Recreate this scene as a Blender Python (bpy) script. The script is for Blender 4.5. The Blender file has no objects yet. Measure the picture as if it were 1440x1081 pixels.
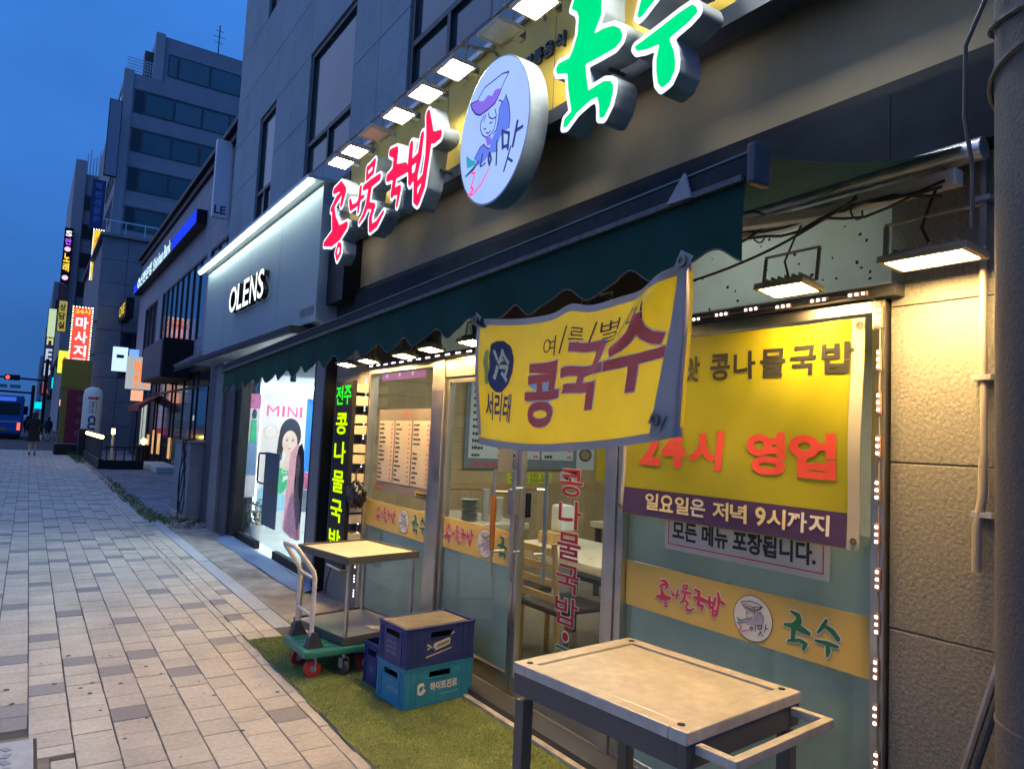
import bpy, bmesh, math, random
import numpy as np
from mathutils import Vector, Matrix, geometry
random.seed(7)
rng = np.random.default_rng(7)
SC = bpy.context.scene
COL = SC.collection
R = math.radians
PI = math.pi

# ------------------------------------------------------------------ camera
def look(yaw, pitch, roll):
    c, s = math.cos(yaw), math.sin(yaw)
    cp, sp = math.cos(pitch), math.sin(pitch)
    fw = Vector((s*cp, c*cp, sp)); rt = Vector((c, -s, 0)); up = rt.cross(fw)
    r2 = rt*math.cos(roll) + up*math.sin(roll)
    u2 = -rt*math.sin(roll) + up*math.cos(roll)
    return Matrix(((r2.x, u2.x, -fw.x), (r2.y, u2.y, -fw.y), (r2.z, u2.z, -fw.z)))
cam = bpy.data.cameras.new('camera')
cam.sensor_width = 36.0
cam.lens = 36.0*1009.8/1440
cam.clip_start = 0.05; cam.clip_end = 3000
camo = bpy.data.objects.new('camera', cam); COL.objects.link(camo)
camo.matrix_world = Matrix.Translation((0, 0, 1.5)) @ look(R(33.754), R(4.320), R(2.6636)).to_4x4()
SC.camera = camo

# ------------------------------------------------------------------ world: blue hour sky
W = bpy.data.worlds.new('World'); SC.world = W; W.use_nodes = True
wn = W.node_tree.nodes; wl = W.node_tree.links
for n in list(wn): wn.remove(n)
wo = wn.new('ShaderNodeOutputWorld'); bg = wn.new('ShaderNodeBackground')
sky = wn.new('ShaderNodeTexSky'); sky.sky_type = 'NISHITA'; sky.sun_disc = False
sky.sun_elevation = R(-1.5); sky.sun_rotation = R(250); sky.air_density = 1.2; sky.dust_density = 0.4; sky.ozone_density = 6.0
tc = wn.new('ShaderNodeTexCoord'); sep = wn.new('ShaderNodeSeparateXYZ')
wl.new(tc.outputs['Generated'], sep.inputs[0])
rmp = wn.new('ShaderNodeValToRGB')          # thin even cloud cover of the evening sky
for p, c in ((0.0, (0.024, 0.098, 0.300, 1)), (0.14, (0.026, 0.112, 0.345, 1)), (0.40, (0.038, 0.200, 0.70, 1)), (1.0, (0.042, 0.215, 0.75, 1))):
    if p in (0.0, 1.0):
        e = rmp.color_ramp.elements[0 if p == 0 else 1]; e.position = p
    else:
        e = rmp.color_ramp.elements.new(p)
    e.color = c
wl.new(sep.outputs['Z'], rmp.inputs[0])
nz = wn.new('ShaderNodeTexNoise'); nz.inputs['Scale'].default_value = 2.1; nz.inputs['Detail'].default_value = 4
nz.inputs['Roughness'].default_value = 0.5
mpg = wn.new('ShaderNodeMapping'); mpg.inputs['Scale'].default_value = (1, 1, 2.2)
wl.new(tc.outputs['Generated'], mpg.inputs[0]); wl.new(mpg.outputs[0], nz.inputs[0])
nr = wn.new('ShaderNodeMapRange'); nr.inputs[1].default_value = .3; nr.inputs[2].default_value = .7
nr.inputs[3].default_value = .80; nr.inputs[4].default_value = 1.16
wl.new(nz.outputs['Fac'], nr.inputs[0])
mul = wn.new('ShaderNodeMix'); mul.data_type = 'RGBA'; mul.blend_type = 'MULTIPLY'; mul.inputs[0].default_value = 1
wl.new(rmp.outputs[0], mul.inputs[6]); wl.new(nr.outputs[0], mul.inputs[7])
sc_ = wn.new('ShaderNodeMix'); sc_.data_type = 'RGBA'; sc_.blend_type = 'ADD'; sc_.inputs[0].default_value = 0.03
wl.new(mul.outputs[2], sc_.inputs[6]); wl.new(sky.outputs[0], sc_.inputs[7])
wl.new(sc_.outputs[2], bg.inputs[0]); bg.inputs[1].default_value = 1.0
wl.new(bg.outputs[0], wo.inputs[0])

# ------------------------------------------------------------------ the last daylight (very soft)
sun = bpy.data.lights.new('sun', 'SUN'); sun.energy = 0.42; sun.angle = R(120); sun.color = (1.0, 0.94, 0.86)
suno = bpy.data.objects.new('sun', sun); COL.objects.link(suno)
suno.rotation_euler = (R(38), 0, R(-110)); suno.location = (-6, -4, 12)

vs = SC.view_settings
vs.view_transform = 'Standard'; vs.look = 'None'; vs.exposure = 0.52; vs.gamma = 1.0; vs.use_curve_mapping = False
SC.render.engine = 'CYCLES'
cy = SC.cycles
cy.use_denoising = True
try: cy.denoiser = 'OPENIMAGEDENOISE'
except Exception: pass
cy.max_bounces = 7; cy.diffuse_bounces = 3; cy.glossy_bounces = 3; cy.transparent_max_bounces = 14; cy.transmission_bounces = 4
cy.sample_clamp_indirect = 4.0
cy.caustics_reflective = False; cy.caustics_refractive = False
cy.use_light_tree = True

# ------------------------------------------------------------------ materials
MATS = {}
def srgb(r, g, b):
    f = lambda c: (c/255/12.92) if c/255 <= 0.04045 else ((c/255+0.055)/1.055)**2.4
    return (f(r), f(g), f(b))
def mat(name, col, rough=.6, metal=0.0, var=.12, scale=14.0, bump=0.0, bscale=60.0, spec=.5, island=0.0, bdist=.01, trans=0.0, detail=5.0, wear=0.0):
    if name in MATS: return MATS[name]
    m = bpy.data.materials.new(name); m.use_nodes = True
    nt = m.node_tree; N = nt.nodes; L = nt.links
    b = N['Principled BSDF']
    b.inputs['Roughness'].default_value = rough; b.inputs['Metallic'].default_value = metal
    b.inputs['Specular IOR Level'].default_value = spec
    geo = N.new('ShaderNodeNewGeometry'); oi = N.new('ShaderNodeObjectInfo')
    tcn = N.new('ShaderNodeTexCoord')
    no = N.new('ShaderNodeTexNoise'); no.inputs['Scale'].default_value = scale; no.inputs['Detail'].default_value = detail
    L.new(geo.outputs['Position'], no.inputs['Vector'])
    mr = N.new('ShaderNodeMapRange'); mr.inputs[1].default_value = .25; mr.inputs[2].default_value = .75
    mr.inputs[3].default_value = 1-var; mr.inputs[4].default_value = 1+var
    L.new(no.outputs['Fac'], mr.inputs[0])
    val = mr.outputs[0]
    if island:
        ad = N.new('ShaderNodeMath'); ad.operation = 'ADD'
        L.new(geo.outputs['Random Per Island'], ad.inputs[0]); L.new(oi.outputs['Random'], ad.inputs[1])
        fr = N.new('ShaderNodeMath'); fr.operation = 'FRACT'; L.new(ad.outputs[0], fr.inputs[0])
        m2 = N.new('ShaderNodeMapRange'); m2.inputs[3].default_value = 1-island; m2.inputs[4].default_value = 1+island
        L.new(fr.outputs[0], m2.inputs[0])
        mm = N.new('ShaderNodeMath'); mm.operation = 'MULTIPLY'; L.new(val, mm.inputs[0]); L.new(m2.outputs[0], mm.inputs[1])
        val = mm.outputs[0]
    if wear:
        n3 = N.new('ShaderNodeTexNoise'); n3.inputs['Scale'].default_value = 1.7; n3.inputs['Detail'].default_value = 8; n3.inputs['Roughness'].default_value = .65
        L.new(geo.outputs['Position'], n3.inputs['Vector'])
        m3 = N.new('ShaderNodeMapRange'); m3.inputs[1].default_value = .42; m3.inputs[2].default_value = .66
        m3.inputs[3].default_value = 1; m3.inputs[4].default_value = 1-wear
        L.new(n3.outputs['Fac'], m3.inputs[0])
        mm = N.new('ShaderNodeMath'); mm.operation = 'MULTIPLY'; L.new(val, mm.inputs[0]); L.new(m3.outputs[0], mm.inputs[1])
        val = mm.outputs[0]
    mx = N.new('ShaderNodeMix'); mx.data_type = 'RGBA'; mx.blend_type = 'MULTIPLY'; mx.inputs[0].default_value = 1
    mx.inputs[6].default_value = (*col, 1); L.new(val, mx.inputs[7])
    L.new(mx.outputs[2], b.inputs['Base Color'])
    r2 = N.new('ShaderNodeMapRange'); r2.inputs[3].default_value = max(.02, rough-.1); r2.inputs[4].default_value = min(1, rough+.1)
    L.new(no.outputs['Fac'], r2.inputs[0]); L.new(r2.outputs[0], b.inputs['Roughness'])
    if bump:
        n2 = N.new('ShaderNodeTexNoise'); n2.inputs['Scale'].default_value = bscale; n2.inputs['Detail'].default_value = 6
        n2.inputs['Roughness'].default_value = .6
        L.new(geo.outputs['Position'], n2.inputs['Vector'])
        bp = N.new('ShaderNodeBump'); bp.inputs['Strength'].default_value = bump; bp.inputs['Distance'].default_value = bdist
        L.new(n2.outputs['Fac'], bp.inputs['Height']); L.new(bp.outputs[0], b.inputs['Normal'])
    if trans:
        tr = N.new('ShaderNodeBsdfTranslucent'); L.new(mx.outputs[2], tr.inputs[0])
        ms = N.new('ShaderNodeMixShader'); ms.inputs[0].default_value = trans
        L.new(b.outputs[0], ms.inputs[1]); L.new(tr.outputs[0], ms.inputs[2]); L.new(ms.outputs[0], N['Material Output'].inputs[0])
    MATS[name] = m
    return m
def emit(name, col, strength, sample=False, var=0.0):
    if name in MATS: return MATS[name]
    m = bpy.data.materials.new(name); m.use_nodes = True
    N = m.node_tree.nodes; L = m.node_tree.links; N.remove(N['Principled BSDF'])
    e = N.new('ShaderNodeEmission'); e.inputs[0].default_value = (*col, 1); e.inputs[1].default_value = strength
    if var:
        no = N.new('ShaderNodeTexNoise'); no.inputs['Scale'].default_value = 3
        geo = N.new('ShaderNodeNewGeometry'); L.new(geo.outputs['Position'], no.inputs['Vector'])
        mr = N.new('ShaderNodeMapRange'); mr.inputs[3].default_value = strength*(1-var); mr.inputs[4].default_value = strength*(1+var)
        L.new(no.outputs['Fac'], mr.inputs[0]); L.new(mr.outputs[0], e.inputs[1])
    L.new(e.outputs[0], N['Material Output'].inputs[0])
    try: m.cycles.emission_sampling = 'FRONT_BACK' if sample else 'NONE'
    except Exception: pass
    MATS[name] = m
    return m
def glass(name, tint=(.9, .95, .95), ior=1.45, rough=0.0, refl=1.0):
    if name in MATS: return MATS[name]
    m = bpy.data.materials.new(name); m.use_nodes = True
    N = m.node_tree.nodes; L = m.node_tree.links; N.remove(N['Principled BSDF'])
    t = N.new('ShaderNodeBsdfTransparent'); t.inputs[0].default_value = (*tint, 1)
    g = N.new('ShaderNodeBsdfGlossy'); g.inputs['Roughness'].default_value = rough
    f = N.new('ShaderNodeFresnel'); f.inputs[0].default_value = ior
    mlt = N.new('ShaderNodeMath'); mlt.operation = 'MULTIPLY'; mlt.inputs[1].default_value = refl
    geo = N.new('ShaderNodeNewGeometry'); inv = N.new('ShaderNodeMath'); inv.operation = 'SUBTRACT'; inv.inputs[0].default_value = 1.0
    L.new(geo.outputs['Backfacing'], inv.inputs[1]); m2 = N.new('ShaderNodeMath'); m2.operation = 'MULTIPLY'
    L.new(f.outputs[0], m2.inputs[0]); L.new(inv.outputs[0], m2.inputs[1]); L.new(m2.outputs[0], mlt.inputs[0])   # one reflection per pane, at its outer face
    ms = N.new('ShaderNodeMixShader'); L.new(mlt.outputs[0], ms.inputs[0])
    L.new(t.outputs[0], ms.inputs[1]); L.new(g.outputs[0], ms.inputs[2]); L.new(ms.outputs[0], N['Material Output'].inputs[0])
    MATS[name] = m
    return m

PAVER = mat('paver_light', (.48, .44, .365), .85, var=.16, scale=40, bump=.5, bscale=260, bdist=.003, island=.09, wear=.22)
PAVERD = mat('paver_dark', (.235, .225, .22), .85, var=.2, scale=60, bump=.5, bscale=260, bdist=.003, island=.10)
JOINT = mat('paver_joint', (.075, .068, .055), .95, var=.3, scale=9)
GRANITE = mat('granite_edge', (.36, .38, .40), .75, var=.2, scale=45, bump=.3, bscale=200, bdist=.003, island=.06)
APRON = mat('concrete_apron', (.30, .275, .245), .9, var=.35, scale=5, bump=.4, bscale=90, bdist=.004, wear=.35)
ASPH = mat('asphalt', (.055, .055, .058), .9, var=.25, scale=12, bump=.5, bscale=240, bdist=.004)
STONE = mat('facade_stone', (.22, .31, .36), .7, var=.12, scale=22, bump=.15, bscale=160, bdist=.003, island=.05, wear=.15)
PIER = mat('rough_granite', (.20, .19, .165), .85, var=.30, scale=95, bump=.38, bscale=70, bdist=.012, island=.03, detail=4)
POLEM = mat('pole_concrete', (.11, .105, .10), .9, var=.22, scale=120, bump=.8, bscale=110, bdist=.006)
STEEL = mat('stainless', (.58, .55, .50), .33, metal=1.0, var=.10, scale=8)
STEELD = mat('dark_steel', (.075, .08, .09), .5, metal=.6, var=.2, scale=20)
BLACK = mat('black_paint', (.012, .013, .016), .5, var=.3, scale=12, spec=.25)
DARKGREY = mat('dark_grey_panel', (.045, .047, .055), .5, var=.2, scale=8)
PILLAR = mat('grey_pillar', (.16, .165, .18), .5, var=.08, scale=6)
MUSTARD = mat('mustard_board', (.72, .48, .06), .55, var=.1, scale=4, bump=.05, bscale=50, wear=.12)
CREAM = mat('cream_metal', (.62, .56, .45), .5, var=.08, scale=10)
WHITE = mat('white_paint', (.75, .75, .73), .5, var=.06, scale=8)
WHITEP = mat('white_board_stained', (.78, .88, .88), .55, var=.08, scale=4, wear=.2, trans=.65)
ALU = mat('aluminium', (.55, .56, .57), .45, metal=.85, var=.1, scale=20)
GREENFAB = mat('green_awning', (.007, .042, .040), .85, var=.25, scale=6, bump=.2, bscale=500, bdist=.001, trans=.15, spec=.15)
GLASS = glass('clear_glass', refl=1.25)
GLASSD = glass('tinted_glass', (.34, .42, .46), refl=1.6)
FILM = mat('frosted_film', (.62, .69, .63), .36, var=.13, scale=2.2, trans=.5, wear=.16, bump=.04, bscale=3, bdist=.02)
GOLD = mat('gold_film', (.66, .46, .12), .5, var=.06, scale=3)
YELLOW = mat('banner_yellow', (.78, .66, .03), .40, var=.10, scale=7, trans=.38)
VINYL = mat('vinyl_hem', (.42, .41, .40), .35, var=.1, scale=9, trans=.25)
VINYLB = mat('vinyl_back', (.36, .35, .35), .4, var=.1, scale=9, trans=.2)
PURPLE = mat('banner_purple', (.062, .032, .115), .45, var=.08, scale=5)
RED = mat('print_red', (.72, .075, .06), .5, var=.05)
DKRED = mat('print_dark_red', (.30, .012, .022), .5, var=.05)
PINKRED = mat('print_crimson', (.60, .030, .065), .5, var=.05)
INK = mat('print_black', (.02, .02, .022), .5, var=.05)
INKW = mat('print_white', (.72, .70, .66), .5, var=.04)
INKY = mat('print_pale_yellow', (.75, .68, .38), .5, var=.04)
INKG = mat('print_green', (.012, .155, .068), .5, var=.05)
NAVY = mat('print_navy', (.035, .035, .085), .5, var=.05)
WOOD = mat('wood_wall', (.43, .325, .17), .5, var=.16, scale=5, island=.1)
WOODL = mat('wood_chair', (.46, .29, .12), .45, var=.15, scale=8)
FLOORI = mat('interior_floor', (.22, .19, .15), .4, var=.1, scale=6)
CEIL = mat('interior_ceiling', (.55, .53, .48), .8, var=.05)
CRATE1 = mat('crate_navy', (.02, .035, .155), .42, var=.15, scale=12)
CRATE2 = mat('crate_teal', (.028, .22, .36), .42, var=.12, scale=12)
CARD = mat('cardboard_grey', (.14, .125, .10), .85, var=.25, scale=10, wear=.3)
TRUCKG = mat('truck_green', (.03, .19, .135), .5, var=.15, scale=12)
PAINTW = mat('cream_tube', (.62, .57, .50), .4, var=.08, scale=12)
RUBBER = mat('rubber', (.02, .02, .02), .8, var=.2)
REDW = mat('red_wheel', (.45, .03, .035), .5, var=.1)
TABLETOP = mat('work_table_steel', (.60, .56, .48), .40, metal=.3, var=.16, scale=26, wear=.30, bump=.08, bscale=9, bdist=.01)
TABLEF = mat('work_table_frame', (.11, .11, .105), .45, metal=.4, var=.1, scale=7)
TURF = mat('turf', (.25, .31, .085), .8, var=.35, scale=6, island=.35)
TURFB = mat('turf_backing', (.17, .19, .05), .95, var=.3, scale=30)
LEAF = mat('leaf', (.05, .11, .03), .6, var=.3, scale=20, island=.3)
CABLE = mat('cable', (.02, .02, .022), .6, var=.1)
PIPE = mat('white_pipe', (.28, .25, .21), .5, var=.1, scale=10)
TARP = mat('blue_tarp', (.11, .17, .29), .5, var=.2, scale=6, bump=.3, bscale=20, bdist=.01)
SKIN = mat('skin', (.48, .30, .22), .55, var=.05)
CLOTH = mat('dark_cloth', (.012, .012, .016), .9, var=.2)
HAIR = mat('hair', (.012, .010, .010), .5, var=.2)

# ------------------------------------------------------------------ mesh builder
def wloc(o):
    v = Vector((0, 0, 0))
    while o is not None:
        v += o.location; o = o.parent
    return v
class MB:
    def __init__(s): s.v = []; s.f = []; s.m = []
    def add(s, vs, fs, mi=0):
        n = len(s.v); s.v += [tuple(p) for p in vs]
        for f in fs: s.f.append(tuple(n+i for i in f)); s.m.append(mi)
        return s
    def box(s, x0, x1, y0, y1, z0, z1, mi=0):
        return s.add([(x0, y0, z0), (x1, y0, z0), (x1, y1, z0), (x0, y1, z0), (x0, y0, z1), (x1, y0, z1), (x1, y1, z1), (x0, y1, z1)],
                     [(0, 3, 2, 1), (4, 5, 6, 7), (0, 1, 5, 4), (1, 2, 6, 5), (2, 3, 7, 6), (3, 0, 4, 7)], mi)
    def obox(s, c, size, rot=None, mi=0):
        h = Vector(size)*.5; M = rot or Matrix.Identity(3); c = Vector(c)
        vs = [c + M @ Vector((a*h.x, b*h.y, d*h.z)) for d in (-1, 1) for a, b in ((-1, -1), (1, -1), (1, 1), (-1, 1))]
        return s.add(vs, [(0, 3, 2, 1), (4, 5, 6, 7), (0, 1, 5, 4), (1, 2, 6, 5), (2, 3, 7, 6), (3, 0, 4, 7)], mi)
    def beam(s, a, b, w, h, mi=0):
        a = Vector(a); b = Vector(b); d = (b-a)
        q = d.to_track_quat('X', 'Z').to_matrix()
        return s.obox((a+b)/2, (d.length, w, h), q, mi)
    def tube(s, pts, r, n=8, mi=0, closed=False):
        pts = [Vector(p) for p in pts]; k = len(pts)
        rs = r if isinstance(r, (list, tuple)) else [r]*k
        t0 = (pts[1]-pts[0]).normalized()
        nrm = t0.orthogonal().normalized()
        vs = []
        for i, p in enumerate(pts):
            if closed: t = (pts[(i+1) % k]-pts[i-1]).normalized()
            elif i == 0: t = t0
            elif i == k-1: t = (pts[-1]-pts[-2]).normalized()
            else: t = ((pts[i+1]-p).normalized()+(p-pts[i-1]).normalized()).normalized()
            nrm = (nrm - t*nrm.dot(t)); nrm = nrm.normalized() if nrm.length > 1e-6 else t.orthogonal().normalized()
            bn = t.cross(nrm)
            for j in range(n):
                a = 2*PI*j/n
                vs.append(p + nrm*math.cos(a)*rs[i] + bn*math.sin(a)*rs[i])
        fs = []
        for i in range(k if closed else k-1):
            i2 = (i+1) % k
            for j in range(n):
                fs.append((i*n+j, i*n+(j+1) % n, i2*n+(j+1) % n, i2*n+j))
        if not closed:
            fs.append(tuple(reversed(range(n)))); fs.append(tuple((k-1)*n+j for j in range(n)))
        return s.add(vs, fs, mi)
    def lathe(s, prof, c=(0, 0, 0), n=16, mi=0, axis='Z'):
        vs = []; c = Vector(c)
        for (r, z) in prof:
            for j in range(n):
                a = 2*PI*j/n
                p = (r*math.cos(a), r*math.sin(a), z)
                if axis == 'X': p = (z, r*math.cos(a), r*math.sin(a))
                if axis == 'Y': p = (r*math.sin(a), z, r*math.cos(a))
                vs.append(c+Vector(p))
        fs = []
        k = len(prof)
        for i in range(k-1):
            for j in range(n): fs.append((i*n+j, i*n+(j+1) % n, (i+1)*n+(j+1) % n, (i+1)*n+j))
        fs.append(tuple(reversed(range(n)))); fs.append(tuple((k-1)*n+j for j in range(n)))
        return s.add(vs, fs, mi)
    def sheet(s, fn, nu, nv, mi=0):
        vs = [fn(i/nu, j/nv) for j in range(nv+1) for i in range(nu+1)]
        fs = [(j*(nu+1)+i, j*(nu+1)+i+1, (j+1)*(nu+1)+i+1, (j+1)*(nu+1)+i) for j in range(nv) for i in range(nu)]
        return s.add(vs, fs, mi)
    def flat(s, v2, fs, fn, d=0.0, depth=0.0, mi=0, side_mi=None):
        """2-D mesh placed by fn(s,t,d); depth > 0 also gives it sides and a back"""
        s.add([fn(a, b, d) for a, b in v2], fs, mi)
        if depth:
            cnt = {}
            for f in fs:
                for i in range(len(f)):
                    e = (f[i], f[(i+1) % len(f)]); cnt[e] = 1
            sm = mi if side_mi is None else side_mi
            for (a, b) in cnt:
                if (b, a) not in cnt:
                    s.add([fn(*v2[a], d), fn(*v2[a], d-depth), fn(*v2[b], d-depth), fn(*v2[b], d)], [(0, 1, 2, 3)], sm)
        return s
    def poly(s, pts, fn, d=0.0, mi=0):
        tri = geometry.tessellate_polygon([[Vector((a, b, 0)) for a, b in pts]])
        fs = []
        for t in tri:
            a, b, c = [pts[i] for i in t]
            if (b[0]-a[0])*(c[1]-a[1])-(b[1]-a[1])*(c[0]-a[0]) < 0: t = (t[0], t[2], t[1])
            fs.append(tuple(t))
        return s.add([fn(a, b, d) for a, b in pts], fs, mi)
    def build(s, name, mats, parent=None, smooth=False, bevel=0.0, kind=None, local=False):
        me = bpy.data.meshes.new(name)
        off = Vector((0, 0, 0)) if local else wloc(parent)
        vs = [(p[0]-off.x, p[1]-off.y, p[2]-off.z) for p in s.v]
        me.from_pydata(vs, [], s.f)
        mats = mats if isinstance(mats, (list, tuple)) else [mats]
        for m in mats: me.materials.append(m)
        if len(mats) > 1: me.polygons.foreach_set('material_index', s.m)
        if bevel:
            bm = bmesh.new(); bm.from_mesh(me)
            bmesh.ops.remove_doubles(bm, verts=bm.verts, dist=1e-5)
            ed = [e for e in bm.edges if len(e.link_faces) == 2 and e.calc_face_angle(0) > .5]
            bmesh.ops.bevel(bm, geom=ed, offset=bevel, segments=2, profile=.6, affect='EDGES', clamp_overlap=True)
            bm.to_mesh(me); bm.free()
        if smooth:
            me.polygons.foreach_set('use_smooth', [True]*len(me.polygons))
            try: me.set_sharp_from_angle(angle=R(42))
            except Exception: pass
        me.update()
        o = bpy.data.objects.new(name, me); COL.objects.link(o)
        if parent is not None: o.parent = parent
        if kind: o['kind'] = kind
        return o
def thing(name, label, cat, loc=(0, 0, 0), rotz=0.0, group=None):
    o = bpy.data.objects.new(name, None); COL.objects.link(o)
    o.location = loc; o.rotation_euler = (0, 0, rotz); o.empty_display_size = .1
    o['label'] = label; o['category'] = cat
    if group: o['group'] = group
    return o
def tag(o, label, cat, group=None):
    o['label'] = label; o['category'] = cat
    if group: o['group'] = group
    return o
def struct(o): o['kind'] = 'structure'; return o
def copy_tree(o, parent=None):
    c = o.copy(); COL.objects.link(c); c.parent = parent
    for ch in o.children: copy_tree(ch, c)
    return c
# local frames of flat surfaces: facing the street (-X), facing the camera's end of the street (-Y)
def FX(x0, y0, z0): return lambda s, t, d: (x0-d, y0-s, z0+t)
def FY(x0, y0, z0): return lambda s, t, d: (x0+s, y0-d, z0+t)

_TX = {}
def text2d(body, bold=0.0, spacing=1.0, line=1.0):
    key = (body, bold, spacing, line)
    if key in _TX: return _TX[key]
    cu = bpy.data.curves.new('tmp', 'FONT'); cu.body = body; cu.offset = bold; cu.space_character = spacing
    cu.space_line = line; cu.resolution_u = 3; cu.align_x = 'CENTER'
    o = bpy.data.objects.new('tmp', cu)
    me = o.to_mesh()
    bm = bmesh.new(); bm.from_mesh(me); bmesh.ops.remove_doubles(bm, verts=bm.verts, dist=1e-5)
    bmesh.ops.triangulate(bm, faces=bm.faces)
    v = [(p.co.x, p.co.y) for p in bm.verts]
    bm.verts.index_update()
    f = []
    for q in bm.faces:
        ids = tuple(p.index for p in q.verts)
        a, b, c = (v[i] for i in ids)
        if (b[0]-a[0])*(c[1]-a[1])-(b[1]-a[1])*(c[0]-a[0]) < 0: ids = (ids[0], ids[2], ids[1])
        f.append(ids)
    bm.free(); o.to_mesh_clear(); bpy.data.objects.remove(o); bpy.data.curves.remove(cu)
    a = np.array(v); lo = a.min(0); hi = a.max(0)
    _TX[key] = ([tuple(p) for p in (a-lo)/(hi-lo)], f, (hi-lo))
    return _TX[key]
def put_text(mb, body, fn, s0, t0, w, h, d=.002, bold=0.0, mi=0, depth=0.0, side_mi=None, shear=0.0, rot=0.0, sub=0.0):
    v, f, _ = text2d(body, bold)
    v = [(a*w + shear*b*h, b*h) for a, b in v]
    if sub: v, f = refine(v, f, sub)
    if rot:
        c, s_ = math.cos(rot), math.sin(rot)
        v = [(a*c-b*s_, a*s_+b*c) for a, b in v]
    v = [(s0+a, t0+b) for a, b in v]
    mb.flat(v, f, fn, d, depth, mi, side_mi)
def refine(v, f, L):
    bm = bmesh.new()
    vs = [bm.verts.new((a, b, 0)) for a, b in v]
    for q in f:
        try: bm.faces.new([vs[i] for i in q])
        except ValueError: pass
    for _ in range(5):
        es = [e for e in bm.edges if e.calc_length() > L]
        if not es: break
        bmesh.ops.subdivide_edges(bm, edges=es, cuts=1)
        bmesh.ops.triangulate(bm, faces=[x for x in bm.faces if len(x.verts) > 3])
    bm.verts.index_update()
    v2 = [(p.co.x, p.co.y) for p in bm.verts]; f2 = []
    for q in bm.faces:
        ids = tuple(p.index for p in q.verts)
        a, b, c = (v2[i] for i in ids)
        if (b[0]-a[0])*(c[1]-a[1])-(b[1]-a[1])*(c[0]-a[0]) < 0: ids = (ids[0], ids[2], ids[1])
        f2.append(ids)
    bm.free()
    return v2, f2
# brush lettering: tapered strokes and polygons -> outline loops of their distance field
def field(strokes, polys, X, Y):
    D = np.full(X.shape, 9e9)
    for st in strokes:
        for (x0, y0, r0), (x1, y1, r1) in zip(st[:-1], st[1:]):
            dx, dy = x1-x0, y1-y0; q = dx*dx+dy*dy+1e-12
            t = np.clip(((X-x0)*dx+(Y-y0)*dy)/q, 0, 1)
            D = np.minimum(D, np.hypot(X-x0-t*dx, Y-y0-t*dy)-(r0+t*(r1-r0)))
    for P in polys:
        d = np.full(X.shape, 9e9); ins = np.zeros(X.shape, bool); n = len(P)
        for i in range(n):
            x0, y0 = P[i]; x1, y1 = P[(i+1) % n]; dx, dy = x1-x0, y1-y0; q = dx*dx+dy*dy+1e-12
            t = np.clip(((X-x0)*dx+(Y-y0)*dy)/q, 0, 1)
            d = np.minimum(d, np.hypot(X-x0-t*dx, Y-y0-t*dy))
            c = ((y0 > Y) != (y1 > Y)) & (X < dx*(Y-y0)/(dy if dy else 1e-12)+x0)
            ins ^= c
        D = np.minimum(D, np.where(ins, -d, d))
    return D
def contour(strokes, polys, level, res, pad):
    pts = [(p[0], p[1], p[2]) for s in strokes for p in s]+[(p[0], p[1], 0) for P in polys for p in P]
    a = np.array(pts); m = pad+level
    x0, y0 = (a[:, 0]-a[:, 2]).min()-m, (a[:, 1]-a[:, 2]).min()-m
    x1, y1 = (a[:, 0]+a[:, 2]).max()+m, (a[:, 1]+a[:, 2]).max()+m
    xs = np.arange(x0, x1+res, res); ys = np.arange(y0, y1+res, res)
    X, Y = np.meshgrid(xs, ys); D = field(strokes, polys, X, Y)-level
    D[np.abs(D) < 1e-9] = 1e-9
    S = D < 0
    seg = {}
    def ip(j, i, j2, i2):
        t = D[j, i]/(D[j, i]-D[j2, i2]); return (xs[i]+t*(xs[i2]-xs[i]), ys[j]+t*(ys[j2]-ys[j]))
    pos = {}
    c = S[:-1, :-1]*1+S[:-1, 1:]*2+S[1:, 1:]*4+S[1:, :-1]*8
    T = {1: [(3, 0)], 2: [(0, 1)], 3: [(3, 1)], 4: [(1, 2)], 5: [(3, 0), (1, 2)], 6: [(0, 2)], 7: [(3, 2)], 8: [(2, 3)], 9: [(2, 0)], 10: [(0, 1), (2, 3)], 11: [(2, 1)], 12: [(1, 3)], 13: [(1, 0)], 14: [(0, 3)]}
    for j, i in zip(*np.nonzero((c > 0) & (c < 15))):
        E = {0: ('h', j, i), 1: ('v', j, i+1), 2: ('h', j+1, i), 3: ('v', j, i)}
        for a_, b_ in T[int(c[j, i])]:
            for k in (a_, b_):
                e = E[k]
                if e not in pos: pos[e] = ip(e[1], e[2], e[1], e[2]+1) if e[0] == 'h' else ip(e[1], e[2], e[1]+1, e[2])
            seg[E[a_]] = E[b_]
    loops = []
    while seg:
        k0 = next(iter(seg)); lp = []; k = k0
        while k in seg:
            lp.append(pos[k]); k = seg.pop(k)
        if len(lp) > 5:
            q = lp
            for _ in range(1): q = [((q[i-1][0]+2*q[i][0]+q[(i+1) % len(q)][0])/4, (q[i-1][1]+2*q[i][1]+q[(i+1) % len(q)][1])/4) for i in range(len(q))]
            loops.append(q)
    return loops
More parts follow.
